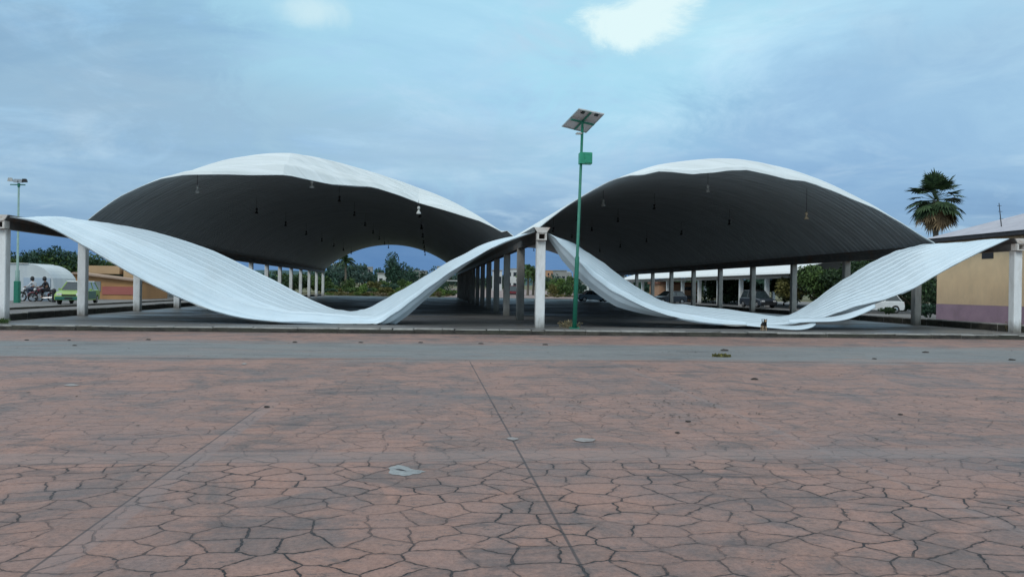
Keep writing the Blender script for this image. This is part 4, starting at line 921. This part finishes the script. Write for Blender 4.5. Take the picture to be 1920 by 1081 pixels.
# left wood behind shed and orange house
for i in range(15):
    px=-20+i*21+rb.uniform(-6,6); yt=(462 if px<110 else 470 if px<180 else 486)+rb.uniform(-7,9); T(px,yt,rb.uniform(108,128),rb.uniform(3.2,4.6),rb.choice(['dark','dark','mid','teal']),'dark tree in the wood behind the white shed','trees in the wood behind the white shed',trunk=.12,n=1500,size=.34,seed=i+3)
for i in range(26):
    px=235+i*15+rb.uniform(-5,5); T(px,rb.uniform(505,521),rb.uniform(135,165),rb.uniform(3,4.5),rb.choice(['dark','teal','mid']),'dark tree far behind the left columns','trees far behind the left columns',trunk=.12,n=420,seed=i+13)
for i,px in enumerate([300,318,336,352]): BU(px,531+i%2*4,100,1.5,'dark','dark bush between the left columns','dark bushes between the left columns',n=380,seed=i)
for i in range(34):
    px=196+i*7.5+rb.uniform(-3,3); BU(px,rb.uniform(549,555),rb.uniform(97,104),rb.uniform(.7,1.2),rb.choice(['dry','olive','dry','mid']),'tuft of dry scrub on the left field','dry scrub on the left field',n=170,size=.13,seed=i+190)
# right trees
for i in range(30):
    px=1165+i*19+rb.uniform(-6,6); T(px,rb.uniform(511,524),rb.uniform(140,165),rb.uniform(3,4.6),rb.choice(['dark','teal','dark']),'dark tree in the belt far behind the white canopy','trees in the belt far behind the white canopy',trunk=.1,n=420,seed=i+213)
big=[(1337,523,100,3.0,'dark'),(1368,521,98,3.2,'dark'),(1395,526,104,3.0,'teal'),(1470,512,90,3.0,'dark')]
for i,(px,t_,Y,r_,m_) in enumerate(big): T(px,t_,Y,r_,m_,'dark tree behind the white canopy posts','trees behind the white canopy',zb=.1,trunk=.12,n=900,seed=i+60)
T(1482,505,72,2.0,'olive','olive yellow tree at the end of the white canopy',zb=.1,trunk=.2,n=1400,size=.2,seed=70,name='olive_tree')
T(1535,488,70,3.2,'mid','broad green tree right of the olive yellow one, under the right arch edge',zb=.1,trunk=.16,n=2600,size=.26,seed=71)
T(1605,478,66,3.4,'dark','tall dark tree behind the thin post of the right row',zb=.1,trunk=.12,n=2600,size=.27,seed=72)
T(1668,476,64,3.2,'dark','dark tree above the white car, left of the second right column',zb=.1,trunk=.12,n=2400,size=.27,seed=73)
T(1722,480,60,2.8,'dark','dark tree between the second right column and the yellow building',zb=.1,trunk=.08,n=2300,size=.25,seed=74)
BU(1560,545,63,1.6,'dark','dark shrub below the broad green tree','shrubs under the right trees',zb=.1,n=700,seed=4); BU(1694,552,68,1.5,'dark','dark shrub right of the white car','shrubs under the right trees',zb=.1,n=800,seed=5)
BU(1741,565,50,.9,'teal','bluish green plant at the corner of the yellow building',None,zb=.1,n=500,size=.16,seed=6); BU(1664,574,57,.7,'dark','low dark shrub before the rear of the white car','shrubs under the right trees',zb=.1,n=600,seed=7); BU(1590,560,70,1.2,'dark','dark shrub left of the white car','shrubs under the right trees',zb=.1,n=500,seed=8)

# weeds
def weed(label,px,py,z,h,n,mat,spread,seed):
    rng=random.Random(seed); p=atz(px,py,z); b=MB()
    for i in range(n):
        a=rng.uniform(0,6.28); r=rng.uniform(0,spread); o=Vector((math.cos(a)*r,math.sin(a)*r*.5,0)); l=rng.uniform(.5,1)*h; t=o+Vector((rng.uniform(-.4,.4)*h,rng.uniform(-.3,.3)*h,l)); m_=o.lerp(t,.55)+UP*.03; s=Vector((.008,.002,0))
        b.add([o-s,o+s,m_+s*.8,m_-s*.8],[(0,1,2,3)]); b.add([m_-s*.8,m_+s*.8,t],[(0,1,2)])
        for k in range(3): q=o.lerp(t,rng.uniform(.3,1)); d=Vector((rng.uniform(-1,1),rng.uniform(-1,1),rng.uniform(-.2,.8))).normalized()*.07; w=Vector((d.z,d.y*.3,-d.x))*.35; b.add([q,q+d*.6+w,q+d,q+d*.6-w],[(0,1,2,3)])
    o=b.build('weed_clump',LM[mat]); o.location=(p.x,p.y,z); tag(o,label,'weeds')
weed('dry brown weeds at the foot of the green solar pole',1066,615,.0,.32,60,'dry',.5,1); weed('dry weeds at the foot of the right front column',1901,622,.0,.5,120,'dry',.35,2); weed('green weeds growing on the right kerb near its front column',1850,616,.0,.28,60,'mid',.4,3); weed('small green tuft growing on the grey road strip',1352,669,-.176,.05,60,'olive',.28,4)
weed('moss green weeds at the foot of the leftmost column',4,606,.0,.18,60,'mid',.25,5)

# ------------------------------------------------------------------ dog
def dog():
    p=atz(1432,621,.015); e=empty('dog',(p.x,p.y,.014),'small black and tan dog standing at the kerb before the right fallen sheet','dog',None,R(-100))
    blackf=surf('black_fur',(.016,.014,.013),(.03,.026,.022),18,.85); tan=surf('tan_fur',(.36,.25,.15),(.28,.19,.11),18,.85)
    # facing +x ; height at back about .34
    V=[(-.16,0,.30),(-.02,0,.29),(.13,0,.30),(.20,0,.37),(.26,0,.43),(.31,0,.425),(.37,0,.40)]; E=[(0,1),(1,2),(2,3),(3,4),(4,5),(5,6)]; Rr=[.075,.072,.088,.055,.06,.045,.026]
    for s in (-1,1):
        k=len(V); V+=[(.13,s*.06,.24),(.12,s*.065,.15),(.125,s*.065,.06),(.15,s*.065,.02)]; E+=[(2,k),(k,k+1),(k+1,k+2),(k+2,k+3)]; Rr+=[.04,.026,.020,.022]
        k=len(V); V+=[(-.15,s*.06,.24),(-.11,s*.065,.17),(-.20,s*.065,.10),(-.185,s*.065,.03),(-.155,s*.065,.018)]; E+=[(0,k),(k,k+1),(k+1,k+2),(k+2,k+3),(k+3,k+4)]; Rr+=[.05,.034,.02,.018,.021]
        k=len(V); V+=[(.245,s*.045,.475),(.24,s*.065,.52)]; E+=[(4,k),(k,k+1)]; Rr+=[.022,.008]
    k=len(V); V+=[(-.25,0,.33),(-.31,0,.42),(-.30,0,.50)]; E+=[(0,k),(k,k+1),(k+1,k+2)]; Rr+=[.022,.018,.010]
    o=skinfig('body',V,E,Rr,blackf,e)
    m=blackf; nt=m.node_tree; b_=nt.nodes['Principled BSDF']; tc=N(nt,'ShaderNodeTexCoord'); sp=N(nt,'ShaderNodeSeparateXYZ'); nt.links.new(tc.outputs['Object'],sp.inputs[0])
    old=b_.inputs['Base Color'].links[0].from_socket
    mr=N(nt,'ShaderNodeMapRange'); nt.links.new(sp.outputs[2],mr.inputs[0]); mr.inputs[1].default_value=.20; mr.inputs[2].default_value=.25; mr.inputs[3].default_value=1; mr.inputs[4].default_value=0
    mz=N(nt,'ShaderNodeMapRange'); nt.links.new(sp.outputs[0],mz.inputs[0]); mz.inputs[1].default_value=.28; mz.inputs[2].default_value=.33
    f=math_n(nt,'MAXIMUM',mr.outputs[0],mz.outputs[0]); nt.links.new(mixc(nt,f,old,(.40,.28,.17)),b_.inputs['Base Color'])
    b=MB(); b.lathe([(.004,-.012),(.014,0),(.004,.012)],(.395,0,.405),axis='x',n=8)
    for s in (-1,1): b.lathe([(.003,-.008),(.010,0),(.003,.008)],(.315,s*.032,.452),axis='x',n=8)
    b.build('face',M['black'],e)
dog()

# ------------------------------------------------------------------ things lying on the plaza
def clod(px,py,s,seed):
    rng=random.Random(seed); p=atz(px,py,-.172); b=MB(); vs=[];fs=[]; n=10
    for k,(rr,h) in enumerate(((1,0),(.85,.3),(.4,.48))):
        for i in range(n): a=2*math.pi*i/n; q=rr*s*rng.uniform(.75,1.2); vs.append((q*math.cos(a)*1.4,q*math.sin(a),h*s*rng.uniform(.8,1.2)))
    for k in range(2):
        for i in range(n): fs.append((k*n+i,k*n+(i+1)%n,(k+1)*n+(i+1)%n,(k+1)*n+i))
    fs.append(tuple(range(2*n,3*n))); b.add(vs,fs); o=b.build('dirt_clod',M['clod']); o.location=p; return o
M['clod']=surf('dark_earth',(.035,.03,.028),(.06,.05,.045),14,.95,bump=.5)
for i,(px,py,s) in enumerate([(px_,py_,s_*.5) for px_,py_,s_ in [(140,648,.09),(278,637,.12),(553,642,.12),(677,642.5,.11),(789,642.5,.12),(902,644.5,.12),(1022,646.5,.13),(50,638,.1),(130,638,.08),(1358,657.5,.2),(1735,661,.16),(1897,675,.14),(1640,673,.1)]]):
    o=clod(px,py,s,i); tag(o,'small dark clod of dirt on the far edge of the grey road strip','dirt clod','dark clods along the road strip')
for i,(px,py,s) in enumerate([(500,763,.035),(1415,711,.06),(1290,790,.03),(1270,811,.025),(1688,777,.03)]):
    tag(clod(px,py,s,i+40),'small dark crumb of dirt on the reddish paving','dirt clod','dark crumbs on the reddish paving')
M['scrap']=surf('pale_paper',(.31,.29,.28),(.22,.2,.19),9,.8); M['cement']=surf('pale_cement',(.33,.35,.35),(.22,.23,.235),10,.9,bump=.5)
def splat(name,pts,mat,z,label=None,cat=None,kind=None,hole=None,seed=0):
    rng=random.Random(seed); P=[atz(x,y,z) for x,y in pts]; c=sum(P,Vector())/len(P); b=MB(); out=[]
    for i in range(len(P)*4): 
        p=catmull(P+[P[0]],i/4.); out.append((p-c)*rng.uniform(.86,1.14))
    n=len(out); b.add([Vector((0,0,.006))]+[Vector((p.x*.6,p.y*.6,.006)) for p in out]+[Vector((p.x,p.y,.0)) for p in out],[(0,1+i,1+(i+1)%n) for i in range(n)]+[(1+i,n+1+i,n+1+(i+1)%n,1+(i+1)%n) for i in range(n)])
    o=b.build(name,mat); o.location=c; tag(o,label,cat,None,kind); return o
splat('cement_patch',[(728,880),(745,871),(772,878),(797,884),(775,889),(740,891)],M['cement'],-.176,kind='structure',seed=1)
splat('cement_chip',[(742,880),(748,879),(762,882.5),(750,881.5)],M['dark_trim'],-.169,kind='structure',seed=2)
splat('paper_scrap',[(1072,824),(1090,820.5),(1118,824),(1095,828)],M['scrap'],-.172,'pale flattened scrap of paper right of the long joint','litter',seed=3)
splat('paper_scrap',[(452,682),(458,680),(463,682),(457,683.5)],M['scrap'],-.17,'tiny white scrap of paper near the grey road strip','litter',seed=4)
splat('paper_scrap',[(120,722),(134,719.5),(148,722),(132,724)],M['scrap'],-.172,'pale scrap of paper at the left of the reddish paving','litter',seed=5)
splat('paper_scrap',[(950,822),(958,819),(972,822),(962,825)],M['scrap'],-.172,'pale chip lying on the long joint of the paving','litter',seed=6)

# grit, crumbs and dead leaves blown over the paving
rg=random.Random(77); b=MB()
def flake(x,y,s,z=-.171):
    a=rg.uniform(0,6.28); u=Vector((math.cos(a),math.sin(a),rg.uniform(-.15,.3)))*s; w=Vector((-math.sin(a),math.cos(a),rg.uniform(-.2,.2)))*s*rg.uniform(.35,.7); p=Vector((x,y,z+s*.25))
    b.add([p-u,p+w,p+u*1.1,p-w],[(0,1,2,3)])
def spray(px,py,n,sx,sy,s0,s1):
    c_=atz(px,py,-.176)
    for i in range(n): flake(c_.x+rg.gauss(0,sx),c_.y+rg.gauss(0,sy),rg.uniform(s0,s1))
for px,py,n,sx,sy in ((1210,755,60,.7,.35),(1275,778,70,.8,.4),(1180,690,40,1.2,.4),(1420,735,40,1.0,.5),(1310,660,60,1.2,.5),(980,778,30,.8,.3),(560,720,30,1.5,.5),(260,735,30,1.4,.5),(640,690,40,1.5,.4),(1690,700,40,1.5,.5),(1830,752,30,1.0,.3)): spray(px,py,n,sx,sy,.012,.035)
for i in range(500): flake(rg.uniform(-24,34),rg.gauss(30.35,.22) if i%2 else rg.uniform(9,29),rg.uniform(.012,.04))
for i in range(160): flake(rg.uniform(-5,6),rg.uniform(4.8,10),rg.uniform(.006,.014))
b.v=[(x,min(y,30.62),z) for x,y,z in b.v]
tag(b.build('grit',leafmat('dead_leaf_bits',(.025,.02,.017),(.07,.05,.035))),kind='stuff')
# ------------------------------------------------------------------ light, sky, camera
SUN_EL=R(42); SUN_AZ=R(215)      # azimuth clockwise from +Y: behind the camera, to its left
w=bpy.data.worlds.new('World'); SC.world=w; w.use_nodes=True; nt=w.node_tree; L=nt.links.new
out=nt.nodes['World Output']; bg=nt.nodes['Background']
sky=N(nt,'ShaderNodeTexSky',sky_type='NISHITA'); sky.sun_disc=False; sky.sun_elevation=SUN_EL; sky.sun_rotation=SUN_AZ; L(sky.outputs[0],bg.inputs[0]); bg.inputs[1].default_value=.08
tc=N(nt,'ShaderNodeTexCoord'); G=tc.outputs['Generated']; sp=N(nt,'ShaderNodeSeparateXYZ'); L(G,sp.inputs[0]); Z=sp.outputs[2]
zz=math_n(nt,'ADD',math_n(nt,'MAXIMUM',Z,0),.16); cb=N(nt,'ShaderNodeCombineXYZ'); L(math_n(nt,'DIVIDE',sp.outputs[0],zz),cb.inputs[0]); L(math_n(nt,'DIVIDE',sp.outputs[1],zz),cb.inputs[1])
P=cb.outputs[0]
def sc_(v,s,off=(0,0,0)):
    mp=N(nt,'ShaderNodeMapping'); mp.inputs['Scale'].default_value=s; mp.inputs['Location'].default_value=off; L(v,mp.inputs['Vector']); return mp.outputs[0]
base_c=ramp(nt,[(0,(.25,.42,.60)),(.08,(.28,.47,.67)),(.16,(.355,.585,.80)),(.25,(.45,.73,.93)),(.34,(.50,.83,.99)),(.6,(.78,.98,1.08)),(1,(1.0,1.08,1.12))],Z).outputs[0]
n1=noise_n(nt,sc_(P,(.7,1.0,1),(3.1,1.4,0)),1.0,9,.62,.7); n2=noise_n(nt,sc_(P,(1.5,1.7,1),(7.3,2.2,0)),1.0,8,.6,.9); n3=noise_n(nt,sc_(P,(.25,.4,1),(1.3,9.2,0)),1.0,4,.5,.3)
k1=ramp(nt,[(.30,(.70,.76,.86)),(.48,(.98,.98,1.0)),(.66,(1.34,1.22,1.12))],n1.outputs[0]).outputs[0]
k2=ramp(nt,[(.33,(.84,.87,.92)),(.67,(1.2,1.13,1.07))],n3.outputs[0]).outputs[0]
c=mixc(nt,1.0,mixc(nt,1.0,base_c,k1,'MULTIPLY'),k2,'MULTIPLY')
# pale streaks of lower cloud
wf=ramp(nt,[(.50,0.0),(.68,.6)],n2.outputs[0]).outputs[0]; c=mixc(nt,wf,c,(.56,.75,.90))
gf=ramp(nt,[(.58,0.0),(.75,.4)],noise_n(nt,sc_(P,(.6,1.1,1),(15.3,6.2,0)),1.0,6,.55,.6).outputs[0]).outputs[0]; c=mixc(nt,gf,c,(.25,.38,.54))
# breaks in the cloud
wn=noise_n(nt,sc_(G,(7,7,15)),1.0,8,.66,.6)
def gap(px,py,r0,r1,col,amt,sq=(1,1,1)):
    global c
    d=ray(px,py).normalized(); vm=N(nt,'ShaderNodeVectorMath',operation='SUBTRACT'); L(G,vm.inputs[0]); vm.inputs[1].default_value=d
    v2=N(nt,'ShaderNodeVectorMath',operation='MULTIPLY'); L(vm.outputs[0],v2.inputs[0]); v2.inputs[1].default_value=sq
    ln=N(nt,'ShaderNodeVectorMath',operation='LENGTH'); L(v2.outputs[0],ln.inputs[0])
    dd=math_n(nt,'ADD',ln.outputs['Value'],math_n(nt,'MULTIPLY',math_n(nt,'SUBTRACT',wn.outputs[0],.5),r1*2.4))
    mr=N(nt,'ShaderNodeMapRange',interpolation_type='SMOOTHSTEP'); L(dd,mr.inputs[0]); mr.inputs[1].default_value=r0; mr.inputs[2].default_value=r1; mr.inputs[3].default_value=amt; mr.inputs[4].default_value=0
    c=mixc(nt,mr.outputs[0],c,col)
gap(250,120,.03,.30,(.23,.39,.55),.55,(.7,.7,1.8)); gap(780,40,.02,.30,(.42,.74,.93),.6,(.8,.8,1.3)); gap(1190,70,.05,.20,(.42,.78,.94),.65); gap(600,30,.02,.14,(.44,.76,.92),.6); gap(1860,120,.02,.22,(.46,.72,.90),.6,(1,1,1.6)); gap(400,205,.01,.16,(.36,.54,.70),.5,(.6,.6,3)); gap(820,275,.01,.14,(.37,.55,.72),.5,(.6,.6,3)); gap(1500,330,.02,.25,(.22,.41,.68),.45,(.7,.7,2)); gap(1650,200,.02,.2,(.28,.48,.72),.4,(.6,.6,2))
gap(1195,46,.030,.070,(.82,1.02,1.03),1.0,(.85,.85,1.5)); gap(592,22,.0,.045,(.72,.93,.98),.7,(.8,1,1.6))
b2=N(nt,'ShaderNodeBackground'); L(c,b2.inputs[0]); b2.inputs[1].default_value=1.0
ms=N(nt,'ShaderNodeMixShader'); ms.inputs[0].default_value=.9; L(bg.outputs[0],ms.inputs[1]); L(b2.outputs[0],ms.inputs[2]); L(ms.outputs[0],out.inputs[0])
sun=bpy.data.lights.new('sun','SUN'); sun.energy=1.0; sun.angle=R(18); sun.color=(1,.97,.93); so=bpy.data.objects.new('sun',sun); C.objects.link(so)
sd=Vector((math.sin(SUN_AZ)*math.cos(SUN_EL),math.cos(SUN_AZ)*math.cos(SUN_EL),math.sin(SUN_EL))); so.rotation_euler=sd.to_track_quat('Z','Y').to_euler(); so.location=(0,-20,40)
cd=bpy.data.cameras.new('camera'); co=bpy.data.objects.new('camera',cd); C.objects.link(co); SC.camera=co
cd.sensor_width=36; cd.lens=F/1920*36; cd.clip_start=.05; cd.clip_end=20000
cr=RT*math.cos(ROLL)+UP*math.sin(ROLL); cu=UP*math.cos(ROLL)-RT*math.sin(ROLL)
co.matrix_world=Matrix(((cr.x,cu.x,-FW.x,CAM.x),(cr.y,cu.y,-FW.y,CAM.y),(cr.z,cu.z,-FW.z,CAM.z),(0,0,0,1)))
SC.view_settings.view_transform='Standard'; SC.view_settings.look='None'; SC.view_settings.exposure=0; SC.view_settings.gamma=1
SC.cycles.max_bounces=6
